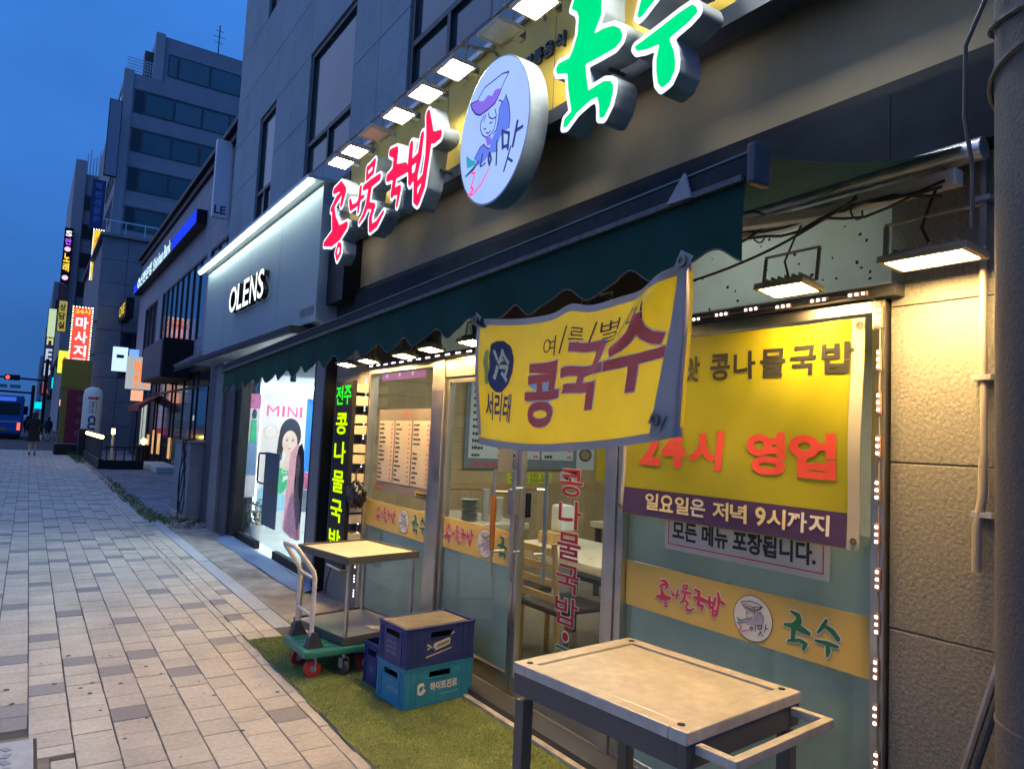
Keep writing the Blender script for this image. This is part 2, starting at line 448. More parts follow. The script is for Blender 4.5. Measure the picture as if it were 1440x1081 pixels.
def fill(loops):
    cu = bpy.data.curves.new('tmp', 'CURVE'); cu.dimensions = '2D'; cu.fill_mode = 'BOTH'
    for l in loops:
        sp = cu.splines.new('POLY'); sp.points.add(len(l)-1); sp.use_cyclic_u = True
        sp.points.foreach_set('co', [c for p in l for c in (p[0]*20, p[1]*20, 0, 1)])
    o = bpy.data.objects.new('tmp', cu)
    me = o.to_mesh()
    bm = bmesh.new(); bm.from_mesh(me); bmesh.ops.remove_doubles(bm, verts=bm.verts, dist=1e-5); bmesh.ops.triangulate(bm, faces=bm.faces)
    bm.verts.index_update()
    v = [(p.co.x/20, p.co.y/20) for p in bm.verts]; f = []
    for q in bm.faces:
        t = tuple(p.index for p in q.verts); a, b, c = (v[i] for i in t)
        f.append(t if (b[0]-a[0])*(c[1]-a[1])-(b[1]-a[1])*(c[0]-a[0]) > 0 else (t[0], t[2], t[1]))
    bm.free(); o.to_mesh_clear(); bpy.data.objects.remove(o); bpy.data.curves.remove(cu)
    return v, f

# ================================================================== GROUND
struct(MB().box(-900, 900, -300, 1800, -.6, -.165).build('ground', ASPH))
struct(MB().sheet(lambda u, v: (-60+u*59.0, -40+v*400, -.15), 2, 2).build('road', ASPH))
mk = MB()
for k in range(12): mk.box(-6.2, -6.05, -8+k*9, -3+k*9, -.149, -.1462)
mk.box(-1.6, -1.48, -20, 38, -.149, -.1465)
struct(mk.build('road_marking', mat('road_paint', (.55, .55, .52), .7, var=.2, wear=.4)))
# kerb of the pavement: separate granite blocks
kerb = struct(MB().box(-1.03, -.86, -6, 38.8, -.16, -.02).build('kerb', JOINT))
km = MB().box(-.085, .085, -.495, .495, -.16, .012).build('kerb_block', GRANITE, kerb, bevel=.008, local=True)
km.location = (-.95, 0.5, 0)
for k in range(30):
    c = km if k == 0 else km.copy()
    if k: COL.objects.link(c)
    c.location = (-.95, .5+k*1.0, 0)

PW, PL = .1755, .187                                   # paver pitch
X0 = .118-6*PW
side = struct(MB().box(-.86, 1.408, -6, 38.8, -.16, -.009).build('sidewalk', JOINT))
def paver_mesh(nm, m, sx=PW-.006, sy=PL-.0035, top=0.0):
    b = MB().box(-sx/2, sx/2, -sy/2, sy/2, -.03, top)
    o = b.build(nm, m, side, bevel=.003, local=True)
    return o
pm = paver_mesh('paver', PAVER); pd = paver_mesh('paver', PAVERD)
DK = {0: (4.431, 5.488, 7.03, 8.389), 1: (4.882, 5.9, 7.755), 2: (5.316, 6.52), 3: (4.177, 4.91, 7.477), 4: (5.311, 6.186, 8.11), 5: (4.725,), 6: (5.861, 7.077), 7: (3.843, 5.306, 6.542, 7.749)}
rest = MB(); restd = MB(); first = {0: True, 1: True}
cells = []
for k in range(-1, 13):
    xc = X0+(k+.5)*PW
    if xc+PW/2 > 1.41: break
    col = k-5                                          # column number as read in the photograph (0 at x = 0.03)
    off = .0 if k % 2 else PL/2
    ny = int(42/PL); prev = 0
    for j in range(-20, ny):
        yc = 3.776+off+(j-4)*PL+(.0 if True else 0)
        if yc < 1.2 or yc > 38.7: continue
        if xc < .10 and 2.9 < yc < 4.16 and xc > -.75: continue      # steel cover and its concrete collar
        if .10 < xc < .30 and yc < 4.05: continue
        if col in DK and yc < 8.6: dark = any(abs(yc-q) < PL*.52 for q in DK[col])
        else:
            dark = (j-prev) > 3 and random.random() < .24
            if yc > 9 and (j-prev) > 8: dark = True
        if dark: prev = j
        cells.append((xc, yc, dark))
near = sorted([c for c in cells if c[1] > 2.6 and c[0] > -.1], key=lambda c: c[1])[:276]
ns = set((c[0], c[1]) for c in near)
for (xc, yc, dark) in cells:
    dz = random.uniform(-.0025, .0015); tx = random.uniform(-.004, .004)
    if (xc, yc) in ns:
        src = pd if dark else pm
        if first[int(dark)]: o = src; first[int(dark)] = False
        else:
            o = src.copy(); COL.objects.link(o)
        o.location = (xc+random.uniform(-.0012, .0012), yc+random.uniform(-.0012, .0012), dz)
        o.rotation_euler = (random.uniform(-.005, .005), tx, random.uniform(-.004, .004))
    else:
        b = restd if dark else rest
        sx, sy = PW-.006, PL-.0035
        b.box(xc-sx/2, xc+sx/2, yc-sy/2, yc+sy/2, -.03, dz)
y = 2.0
while y < 38.6:
    L_ = random.uniform(.17, .20); xe = 1.404+random.uniform(-.006, .004)
    if 3.0 < y < 5.6 and len([c for c in side.children if c.name.startswith('paver')]) < 298: MB().box(1.3505, xe, y, y+L_-.004, -.03, random.uniform(-.004, .001)).build('paver', PAVER, side, bevel=.003)
    else: rest.box(1.3505, xe, y, y+L_-.004, -.03, random.uniform(-.004, .001))
    y += L_
rest.build('paver', PAVER, side, kind='stuff')
restd.build('paver', PAVERD, side, kind='stuff')
# cut pieces and broken corner beside the steel cover
cp = MB()
for (x0, x1, y0, y1) in ((.20, .292, 3.62, 3.80), (.20, .292, 3.44, 3.615), (.20, .292, 3.26, 3.435), (.125, .292, 3.86, 4.02)):
    MB().box(x0, x1, y0, y1, -.03, -.002).build('paver', PAVER, side, bevel=.003)
cov = thing('utility_cover', 'pale steel utility cover with raised lettering pattern in a concrete collar', 'cover', (-.18, 3.5, 0))
MB().box(-.66, .196, 3.05, 4.145, -.05, -.004).build('collar', mat('collar_concrete', (.20, .18, .14), .95, var=.4, scale=8, bump=.5, bscale=60), cov)
MB().box(-.56, .152, 3.30, 4.09, -.006, .004).build('rim', mat('cover_rim', (.035, .034, .032), .8, var=.3), cov, bevel=.003)
MB().box(-.545, .137, 3.315, 4.075, .002, .012).build('plate', mat('cover_plate', (.46, .46, .45), .55, metal=.2, var=.12, scale=20, wear=.2), cov, bevel=.02)
st = MB()
for i in range(6):
    for j in range(5):
        if (i+j) % 5 == 4: continue
        st.obox((-.29+i*.065, 3.98-j*.075, .0135), (.028, .045, .004), Matrix.Rotation(.5 if (i+j) % 2 else -.4, 3, 'Z'))
st.build('raised_stud', mat('cover_stud', (.30, .30, .29), .6, metal=.2, var=.15), cov)
# narrow courses, granite strip, concrete apron in front of the lens shop
nar = struct(MB().box(1.408, 1.80, 5.30, 38.8, -.16, -.009).build('pavement_edge', JOINT))
rest = MB(); restd = MB(); n = 0
for c, (xa, xb) in enumerate(((1.412, 1.53), (1.535, 1.655), )):
    y = 5.32
    while y < 38.6:
        L = .19
        d = random.random() < .09
        if n < 60 and y < 10:
            MB().box(xa, xb, y, y+L-.004, -.03, random.uniform(-.003, .001)).build('paver', PAVERD if d else PAVER, nar, bevel=.003); n += 1
        else: (restd if d else rest).box(xa, xb, y, y+L-.004, -.03, random.uniform(-.003, .001))
        y += L
rest.build('paver', PAVER, nar, kind='stuff'); restd.build('paver', PAVERD, nar, kind='stuff')
y = 5.55
while y < 12.2:
    MB().box(1.662, 1.795, y, y+.592, -.05, random.uniform(0, .004)).build('granite_slab', GRANITE, nar, bevel=.004); y += .598
gs = MB()
y = 12.2
while y < 38.5:
    gs.box(1.662, 1.795, y, y+.592, -.05, random.uniform(0, .004)); y += .598
gs.build('granite_slab', mat('edge_orange_lit', (.34, .23, .15), .8, var=.2, scale=10), nar, kind='stuff')  # orange light on the far edging is put into the slab colour
struct(MB().sheet(lambda u, v: (1.798+u*.66, 5.3+v*7.0, .002+.004*math.sin(u*9+v*17)), 10, 40).build('concrete_apron', APRON))
# bare concrete under the turf and towards the camera
struct(MB().box(1.411, 2.36, -3, 5.3, -.16, -.006).build('shop_forecourt', APRON))
# far forecourt in front of the next building
fc = struct(MB().box(1.80, 9.0, 12.3, 42, -.16, -.012).build('neighbour_forecourt', JOINT))
rest = MB()
y = 12.35; r_ = 0
while y < 41:
    x = 1.82-(.15 if r_ % 2 else 0)
    while x < 4.4:
        rest.box(max(x, 1.815), x+.294, y, y+.144, -.03, random.uniform(-.006, .004)); x += .3
    y += .15; r_ += 1
rest.build('paver', mat('paver_blue_grey', (.20, .20, .22), .85, var=.2, scale=12, island=.25, wear=.2), fc, kind='stuff')
# chewing gum spots
gum = MB()
for (x, y) in ((.05, 4.62), (.02, 4.87), (.24, 4.86), (.40, 4.62), (.42, 4.80), (.36, 4.73), (.43, 4.33), (.56, 4.72), (.78, 4.8), (.80, 4.55), (.72, 4.98), (.95, 4.57), (1.24, 4.36), (.98, 4.3), (.55, 5.3), (.30, 6.6), (.62, 6.1), (1.3, 4.2), (.5, 3.9), (.62, 4.12), (.33, 5.4), (.82, 5.5), (.18, 5.3), (.55, 7.9), (1.0, 3.75)):
    a = random.uniform(.007, .016)
    gum.add([(x+a*math.cos(t)*random.uniform(.7, 1.2), y+a*math.sin(t)*random.uniform(.7, 1.2), .0042) for t in np.linspace(0, 2*PI, 9)[:-1]], [tuple(range(8))])
gum.build('gum_spot', mat('gum', (.05, .047, .05), .9, var=.3), side, kind='stuff')
# weeds along the joint between the two pavings
wd = MB()
def tuft(mb, x, y, n, h, z=0):
    for _ in range(n):
        a = random.uniform(0, 2*PI); r = random.uniform(0, .05); hh = h*random.uniform(.5, 1)
        bx, by = x+r*math.cos(a), y+r*math.sin(a); lx, ly = math.cos(a)*hh*.6, math.sin(a)*hh*.6; w = .004
        mb.add([(bx-w*math.sin(a), by+w*math.cos(a), z), (bx+w*math.sin(a), by-w*math.cos(a), z), (bx+lx*.5+w*math.sin(a), by+ly*.5, z+hh*.7), (bx+lx, by+ly, z+hh)], [(0, 1, 2, 3)])
for k in range(130):
    y = 12+abs(random.gauss(0, 4.5)); tuft(wd, 1.70+random.uniform(-.1, .14), y, 7, .09)
for k in range(26): tuft(wd, 1.99+random.uniform(-.2, .3), 11.9+random.uniform(-.5, .7), 9, .10)
for k in range(16): tuft(wd, 1.86+random.uniform(-.1, .3), 5.46+random.uniform(-.1, .25), 5, .05)
for k in range(34): tuft(wd, 1.5+random.uniform(-.03, .2), 31+random.uniform(-3, 8), 12, .2)
o = wd.build('weeds', LEAF); o['kind'] = 'stuff'; o['label'] = 'weeds growing in the paving joints'
# artificial turf mat
tm = thing('turf_mat', 'green artificial turf mat laid in front of the shop door', 'mat', (1.81, 3.2, 0))
NY = 44
def tedge(v):
    return 1.412+.006*math.sin(v*60)+.004*math.sin(v*131+1)
MB().sheet(lambda u, v: (tedge(v)+u*(2.232-tedge(v)), .6+v*4.7, .004+.002*math.sin(u*7+v*23)), 12, 120).build('backing', TURFB, tm)
nb = 100000
bx = 1.415+rng.random(nb)*.812; by = 2.3+rng.random(nb)*3.0
ang = rng.random(nb)*2*PI; hh = .005+rng.random(nb)*.007; ln = .010*rng.random(nb); w = .0016
V = np.zeros((nb, 3, 3)); ca, sa = np.cos(ang), np.sin(ang)
V[:, 0] = np.stack([bx-w*sa, by+w*ca, np.full(nb, .004)], 1); V[:, 1] = np.stack([bx+w*sa, by-w*ca, np.full(nb, .004)], 1)
V[:, 2] = np.stack([bx+ln*ca, by+ln*sa, .004+hh], 1)
me = bpy.data.meshes.new('grass_blades'); off = np.array(tm.location)
me.vertices.add(nb*3); me.vertices.foreach_set('co', (V.reshape(-1, 3)-off).ravel())
me.loops.add(nb*3); me.loops.foreach_set('vertex_index', np.arange(nb*3, dtype=np.int32))
me.polygons.add(nb); me.polygons.foreach_set('loop_start', np.arange(0, nb*3, 3, dtype=np.int32))
try: me.polygons.foreach_set('loop_total', np.full(nb, 3, dtype=np.int32))
except Exception: pass
me.materials.append(TURF); me.update(calc_edges=True); me.validate()
o = bpy.data.objects.new('grass_blades', me); COL.objects.link(o); o.parent = tm; o['kind'] = 'stuff'

edg = MB()
for k in range(420):                                   # frayed border of the mat
    y = 2.3+random.random()*3.0; x = 1.413+random.uniform(-.012, .004); l_ = random.uniform(.008, .022); an_ = random.uniform(2.4, 3.9)
    edg.add([(x, y-.0015, .006), (x, y+.0015, .006), (x+l_*math.cos(an_), y+l_*math.sin(an_), .005+random.uniform(0, .008))], [(0, 1, 2)])
edg.build('frayed_edge', TURF, tm, kind='stuff')
lit = MB()
for k in range(46):                                    # scraps and dry leaf bits on mat and paving
    x, y = (random.uniform(1.45, 2.2), random.uniform(2.4, 5.2)) if k % 2 else (random.uniform(.2, 1.4), random.uniform(3.4, 9)); a_ = random.uniform(.004, .011); z_ = .017 if k % 2 else .0048
    lit.add([(x+a_*math.cos(t)*random.uniform(.5, 1.3), y+a_*math.sin(t)*random.uniform(.4, 1.2), z_+random.uniform(0, .004)) for t in np.linspace(0, 2*PI, 6)[:-1]], [tuple(range(5))])
lo = lit.build('litter', mat('litter_mix', (.32, .27, .2), .9, var=.5, island=.5)); lo['kind'] = 'stuff'; lo['label'] = 'tiny scraps and dry leaf bits on the mat and paving'

# ================================================================== MAIN BUILDING
G = 2.42                                             # plane of the shop glass
B = thing('shop_building', 'grey stone clad building with the noodle restaurant and the lens shop', 'building', (2.45, 6.0, 0))
MB().box(2.50, 9.0, .3, 11.9, 3.55, 9.0).build('core_wall', DARKGREY, B)
# stone cladding of the upper storeys, piece by piece, around the window openings
ys = [.3, 1.22, 2.55, 4.08, 5.45, 6.75, 8.2, 9.63, 10.43, 11.95]
zs = [3.30, 3.62, 4.36, 5.14, 5.90, 6.62, 7.40, 8.18, 8.9]
wins = {1, 3, 5, 7}
for i in range(len(ys)-1):
    for j in range(len(zs)-1):
        if i in wins and 2 <= j <= 3: continue
        if i in wins and j >= 6: continue
        seg = [(ys[i], ys[i+1])]
        if ys[i+1]-ys[i] > 1.25: m_ = (ys[i]+ys[i+1])/2; seg = [(ys[i], m_), (m_, ys[i+1])]
        for a, b in seg:
            MB().box(2.42, 2.50, a+.003, b-.003, zs[j]+.003, zs[j+1]-.003).build('stone_panel', STONE, B, bevel=.004)
WF = mat('window_frame_dark', (.05, .055, .062), .45, metal=.4, var=.1)
for i in sorted(wins):
    a, b = ys[i], ys[i+1]
    for (za, zb) in ((4.36, 5.90), (7.40, 8.9)):
        f = MB()
        f.box(2.44, 2.52, a+.004, a+.06, za+.004, zb-.004); f.box(2.44, 2.52, b-.06, b-.004, za+.004, zb-.004)
        f.box(2.441, 2.519, a+.06, b-.06, za+.004, za+.06); f.box(2.441, 2.519, a+.06, b-.06, zb-.06, zb-.004)
        zt = za+.42
        f.box(2.442, 2.518, a+.06, b-.06, zt-.025, zt+.025)
        mid = (a+b)/2
        f.box(2.443, 2.517, mid-.025, mid+.025, za+.06, zt-.025)
        w = f.build('window', WF, B)
        MB().box(2.475, 2.481, a+.06, b-.06, zt+.025, zb-.06).build('pane', mat('dusk_pane', (.025, .055, .07), .10, var=.6, scale=.9, spec=.9, bump=.05, bscale=1.5, bdist=.05), w)
        for (q, r_) in ((a+.06, mid-.025), (mid+.025, b-.06)):
            MB().box(2.475, 2.481, q, r_, za+.06, zt-.025).build('pane', MATS['dusk_pane'], w)
# ---- ground floor shell
MB().box(2.36, 9.0, .3, 11.9, -.10, .012).build('floor_slab', FLOORI, B)
MB().box(2.44, 6.6, 1.3, 6.9, 2.50, 2.56).build('ceiling', CEIL, B)
MB().box(6.50, 6.6, 1.2, 6.9, .0, 2.5).build('back_wall', mat('plaster_cream', (.50, .45, .35), .8, var=.08), B)
MB().box(2.46, 6.6, .95, 1.3, .0, 3.3).build('party_wall', MATS['plaster_cream'], B)
MB().box(2.46, 6.6, 6.905, 7.04, .0, 3.3).build('party_wall', MATS['plaster_cream'], B)
# wood boarding of the dining room's end wall: upper boards level, wainscot upright
MB().box(2.48, 6.5, 6.895, 6.905, .0, 2.5).build('boarding_back', mat('board_gap', (.10, .06, .03), .8), B)
for k in range(10):
    MB().box(2.48, 6.5, 6.872, 6.897, .985+k*.152, .985+k*.152+.149).build('wood_board', WOOD, B)
for k in range(27):
    MB().box(2.48+k*.149, 2.48+k*.149+.146, 6.866, 6.896, .02, .93).build('wood_board', WOOD, B)
MB().box(2.48, 6.5, 6.855, 6.90, .932, .984).build('dado_rail', WOODL, B)
LT = emit('dining_light', (1.0, .95, .84), 44.0, sample=True)
for (x, y) in ((2.85, 1.85), (3.1, 3.6), (3.2, 5.6), (5.2, 2.6), (5.2, 5.0)):  # first one is added near the front to brighten the white fascia boards
    f = MB().box(x-.33, x+.33, y-.10, y+.10, 2.47, 2.50).build('ceiling_light', WHITE, B)
    MB().box(x-.30, x+.30, y-.07, y+.07, 2.464, 2.469).build('diffuser', LT, f)
# ---- stone piers
for (a, b, xs) in ((.62, 1.298, 2.40), (5.765, 6.60, 2.40)):
    for (za, zb) in ((0, .40), (.40, .94), (.94, 1.48), (1.48, 2.004), (2.004, 2.46)):
        MB().box(xs, 2.47, a+.002, b-.002, za+.0015, zb-.0015).build('stone_panel', PIER, B, bevel=.004)
    MB().box(xs+.012, 2.469, a+.004, b-.004, 0, 2.46).build('mortar', mat('mortar', (.12, .11, .10), .9), B)
# ---- grey corner pillar and black trims
MB().box(2.34, 2.50, 6.66, 7.02, .0, 2.52).build('pillar', PILLAR, B, bevel=.008)
MB().box(2.30, 2.49, 6.602, 6.655, .0, 2.5).build('trim', BLACK, B, bevel=.003)
MB().box(2.35, 2.47, 7.025, 7.09, .0, 2.5).build('trim', BLACK, B, bevel=.003)
MB().box(2.33, 2.46, 9.96, 10.20, .0, 2.5).build('trim', BLACK, B, bevel=.003)
MB().box(2.30, 2.50, 10.2, 10.75, .0, 2.5).build('pillar', DARKGREY, B, bevel=.006)
MB().box(2.26, 2.50, 10.76, 11.25, .0, 2.5).build('pillar', PILLAR, B, bevel=.006)
MB().box(2.30, 2.50, 11.26, 11.95, .0, 3.3).build('pillar', DARKGREY, B, bevel=.006)
# ---- fascia above the shop glass: stained white board, dark lintel, dark band under the sign
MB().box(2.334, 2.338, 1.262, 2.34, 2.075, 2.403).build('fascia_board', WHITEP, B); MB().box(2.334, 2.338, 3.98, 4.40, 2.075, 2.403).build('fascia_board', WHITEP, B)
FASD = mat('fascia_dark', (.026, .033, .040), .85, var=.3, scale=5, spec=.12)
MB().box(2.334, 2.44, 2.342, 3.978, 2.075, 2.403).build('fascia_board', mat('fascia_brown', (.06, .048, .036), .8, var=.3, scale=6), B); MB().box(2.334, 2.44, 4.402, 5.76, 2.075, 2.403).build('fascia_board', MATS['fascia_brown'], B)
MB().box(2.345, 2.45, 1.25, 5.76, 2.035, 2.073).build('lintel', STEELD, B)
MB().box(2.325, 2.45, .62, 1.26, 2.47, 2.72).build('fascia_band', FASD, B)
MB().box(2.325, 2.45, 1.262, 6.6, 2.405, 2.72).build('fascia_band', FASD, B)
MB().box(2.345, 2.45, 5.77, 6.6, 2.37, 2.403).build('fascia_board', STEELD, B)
spots = MB()
for k in range(46):
    y, z_, a = 1.3+abs(random.gauss(0, .9)), random.uniform(2.08, 2.38), random.uniform(.003, .009)
    spots.add([(2.3325, y+a*math.cos(t)*random.uniform(.4, 1.3), z_+a*math.sin(t)*random.uniform(.4, 1.3)) for t in np.linspace(0, 2*PI, 9)[:-1]], [tuple(range(8))])
spots.build('dirt_spot', mat('dirt', (.03, .03, .03), .9), B, kind='stuff')

# ================================================================== LOGO GLYPHS (brush lettering, traced as strokes)
def un(u, v): return (u/1299.0, -(v-.29*u)/1900.0)
def stro(*P): return [(*un(u, v), r/1900.0*1.34) for u, v, r in P]
GL = {
 'kong': [stro((172, 104, 7), (205, 113, 11), (226, 143, 11), (216, 170, 8)), stro((163, 152, 6), (188, 140, 9), (208, 138, 6)), stro((172, 150, 7), (181, 195, 12), (195, 238, 22)),
          stro((136, 236, 6), (178, 245, 18), (215, 252, 17), (247, 252, 9)), stro((212, 284, 5), (203, 302, 5), (212, 324, 5), (226, 314, 6), (226, 294, 5), (213, 284, 5))],
 'na': [stro((258, 193, 6), (266, 224, 8), (290, 232, 6), (298, 222, 4)), stro((304, 184, 6), (302, 222, 7), (299, 262, 5)), stro((303, 222, 6), (320, 228, 5))],
 'mul': [stro((344, 146, 6), (344, 176, 6)), stro((345, 149, 6), (376, 150, 7), (372, 177, 6)), stro((346, 176, 6), (372, 178, 6)), stro((333, 196, 7), (366, 207, 10), (402, 216, 8)),
         stro((364, 206, 9), (354, 262, 10), (340, 282, 7), (320, 292, 4)), stro((352, 262, 8), (386, 288, 7), (372, 312, 8), (376, 346, 9), (402, 350, 8), (428, 334, 5))],
 'guk': [stro((433, 184, 7), (464, 204, 12), (460, 242, 11)), stro((427, 245, 8), (470, 256, 14), (512, 274, 11), (528, 286, 6)), stro((468, 256, 10), (457, 302, 10)), stro((455, 300, 7), (492, 314, 9), (484, 346, 6))],
 'bap': [stro((538, 240, 8), (536, 282, 9), (542, 326, 8)), stro((577, 246, 7), (571, 290, 9), (560, 330, 8)), stro((540, 284, 7), (570, 286, 7)), stro((540, 322, 8), (562, 324, 8)),
         stro((594, 212, 8), (603, 260, 13), (600, 306, 9), (590, 368, 9), (574, 390, 9), (564, 380, 8), (562, 336, 8)), stro((606, 270, 9), (622, 284, 10), (638, 290, 8)), stro((566, 352, 6), (594, 346, 6))],
 'guk2': [stro((1044, 338, 7), (1084, 368, 15), (1088, 405, 18), (1062, 432, 15)), stro((1010, 430, 8), (1076, 442, 20), (1112, 466, 17), (1142, 486, 11)), stro((1060, 446, 16), (1056, 532, 13)), stro((1030, 541, 6), (1092, 535, 10), (1126, 556, 12), (1114, 590, 9))],
 'su': [stro((1231, 394, 8), (1216, 430, 12), (1188, 476, 6)), stro((1222, 428, 9), (1262, 464, 14), (1290, 510, 13)), stro((1178, 529, 6), (1240, 546, 13), (1288, 561, 8)), stro((1240, 556, 9), (1242, 592, 14), (1238, 624, 8))],
}
ORDER = ['kong', 'na', 'mul', 'guk', 'bap', 'guk2', 'su']
def bbox(strokes):
    a = np.array([(p[0]-p[2], p[1]-p[2], p[0]+p[2], p[1]+p[2]) for s in strokes for p in s])
    return a[:, 0].min(), a[:, 1].min(), a[:, 2].max(), a[:, 3].max()
GLM = {}
for k in ORDER:
    GLM[k] = (fill(contour(GL[k], [], 0.0, .0011, .003)), fill(contour(GL[k], [], .0038, .0012, .004)), bbox(GL[k]))
def emap(u, v): s, t = un(u, v); c = un(820, 397); return (s-c[0], t-c[1])
def epoly(*P): return [emap(u, v) for u, v in P]
EM = []      # (colour key, 2-D mesh) of the round emblem, in strip metres about its centre
def eadd(key, strokes=(), polys=()):
    EM.append((key, fill(contour([[(*emap(u, v), r/1900.0) for u, v, r in s] for s in strokes], [epoly(*p) for p in polys], 0.0, .0011, .003))))
eadd('lav', polys=[((752, 408), (790, 396), (826, 402), (846, 356), (868, 350), (888, 392), (884, 432), (850, 446), (790, 444))])
eadd('bowl', polys=[((750, 276), (764, 296), (800, 312), (846, 322), (880, 316), (864, 336), (836, 342), (796, 332), (764, 312))])
eadd('dark', strokes=[((750, 275, 3), (800, 270, 3), (850, 288, 3), (880, 315, 3)), ((750, 276, 3), (766, 308, 3), (800, 332, 3), (844, 341, 3), (880, 315, 3)), ((764, 297, 2.5), (778, 290, 2.5), (790, 306, 2.5), (806, 300, 2.5), (820, 316, 2.5), (846, 312, 2.5), (880, 316, 2.5)),
                      ((786, 340, 2.5), (778, 366, 2.5), (790, 390, 2.5), (808, 398, 2.5), (828, 388, 2.5), (836, 362, 2.5), (830, 342, 2.5)), ((786, 358, 2), (808, 346, 2), (832, 360, 2)), ((794, 370, 2), (802, 368, 2)), ((816, 370, 2), (825, 369, 2)), ((802, 384, 2), (812, 387, 2), (820, 382, 2)),
                      ((752, 408, 2), (790, 396, 2)), ((846, 356, 2), (868, 350, 2), (888, 392, 2), (884, 432, 2)),
                      ((727, 432, 4), (772, 427, 3)), ((806, 468, 4), (814, 456, 4), (824, 466, 4), (816, 482, 4), (807, 470, 4)), ((838, 446, 4), (841, 486, 3)),
                      ((854, 446, 4), (856, 470, 4), (876, 468, 4), (880, 446, 4), (856, 446, 4)), ((903, 438, 4), (895, 492, 3)), ((898, 464, 4), (917, 470, 3)), ((874, 488, 4), (857, 518, 3)), ((872, 498, 3), (888, 521, 3))])
eadd('teal', strokes=[((728, 392, 5), (738, 412, 8), (756, 412, 4))])
eadd('rose', strokes=[((740, 444, 4), (757, 458, 4), (742, 480, 4), (760, 493, 4), (802, 480, 3))])
EOV = [(1.0*.1/1*math.cos(a), math.sin(a)) for a in np.linspace(0, 2*PI, 49)[:-1]]
def logo_print(mb, y0, z0, L, x0, scale=1.0, only=None):
    """strip lettering; y0 = left end of 콩, scale 1 -> about 0.8 m long. materials: 0 crimson 1 green 2 white 3 dark 4 lavender 5 bowl 6 teal 7 rose"""
    cs = un(136, 330)
    fn = lambda s, t, d: (x0-d, y0-(s-cs[0])*scale*L, z0+(t-un(820, 397)[1])*scale)
    for k in ORDER:
        (fv, ff), (bv, bf), _ = GLM[k]
        mb.flat(bv, bf, fn, .001, 0, 2); mb.flat(fv, ff, fn, .0018, 0, 0 if k not in ('guk2', 'su') else 1)
    c = un(820, 397)
    f2 = lambda s, t, d: fn(s+c[0], t+c[1], d)
    for rr, mi, d in ((.088, 3, .0008), (.0852, 2, .0014)):
        mb.add([f2(rr*math.cos(a)*1.06, rr*math.sin(a), d) for a in np.linspace(0, 2*PI, 41)[:-1]], [tuple(range(40))], mi)
    KEY = {'lav': 4, 'bowl': 5, 'dark': 3, 'teal': 6, 'rose': 7}
    for n, (key, (v, f)) in enumerate(EM): mb.flat(v, f, f2, .0018+.0004*n, 0, KEY[key])
LOGOM = [PINKRED, INKG, INKW, INK, mat('print_lavender', (.36, .36, .48), .5), mat('print_bowl', (.38, .30, .28), .5), mat('print_teal', (.04, .25, .2), .5), mat('print_rose', (.55, .08, .10), .5)]

# ================================================================== SHOPFRONT
def frame(mb, a, b, z0, z1, w, x0=2.375, x1=2.455, top=None):
    mb.box(x0, x1, a, a+w, z0, z1); mb.box(x0, x1, b-w, b, z0, z1)
    mb.box(x0+.001, x1-.001, a+w, b-w, z0, z0+w); mb.box(x0+.001, x1-.001, a+w, b-w, z1-(top or w), z1)
# right fixed window
f = MB(); frame(f, 1.302, 2.60, .02, 2.033, .045); fw = f.build('fixed_window', STEEL, B, bevel=.003)
MB().box(2.412, 2.420, 1.347, 2.555, .065, 1.988).build('pane', GLASS, fw)
MB().box(2.4225, 2.424, 1.35, 2.552, .07, .752).build('frosted_film', FILM, fw)
MB().box(2.4225, 2.424, 1.35, 2.552, .955, 1.22).build('frosted_film', FILM, fw)
MB().box(2.4060, 2.4115, 1.35, 2.552, .752, .955).build('gold_strip', GOLD, fw)
lg = MB(); logo_print(lg, 2.352, .846, .985, 2.4055); lg.build('logo_lettering', LOGOM, fw)
# posts
MB().box(2.365, 2.46, 2.602, 2.668, .02, 2.033).build('door_post', STEEL, B, bevel=.004)
MB().box(2.365, 2.46, 4.385, 4.53, .02, 2.033).build('door_post', STEEL, B, bevel=.004)
MB().box(2.372, 2.458, 2.67, 4.383, 1.90, 2.033).build('transom', STEEL, B, bevel=.003)
MB().box(2.235, 2.375, 1.30, 5.74, -.02, .052).build('door_sill', STEELD, B, bevel=.004)
MB().box(2.200, 2.234, .6, 5.74, -.03, .022).build('kerb_strip', mat('sill_cement', (.42, .38, .31), .9, var=.3, scale=18), B, bevel=.004)
# doors
def leaf(a, b, nm):
    f = MB(); frame(f, a, b, .055, 1.896, .034, 2.385, 2.425)
    f.box(2.386, 2.424, a+.034, b-.034, .089, .16)
    d = f.build(nm, STEEL, B, bevel=.003)
    MB().box(2.402, 2.410, a+.034, b-.034, .16, 1.862).build('pane', GLASS, d)
    return d
dr = leaf(2.672, 3.462, 'door'); dl = leaf(3.470, 4.380, 'door')
MB().box(2.4115, 2.413, 3.506, 4.344, .162, .752).build('frosted_film', FILM, dl)
MB().box(2.3965, 2.4015, 3.506, 4.344, .752, .955).build('gold_strip', GOLD, dl)
lg = MB(); logo_print(lg, 4.32, .85, .985, 2.396); lg.build('logo_lettering', LOGOM, dl)
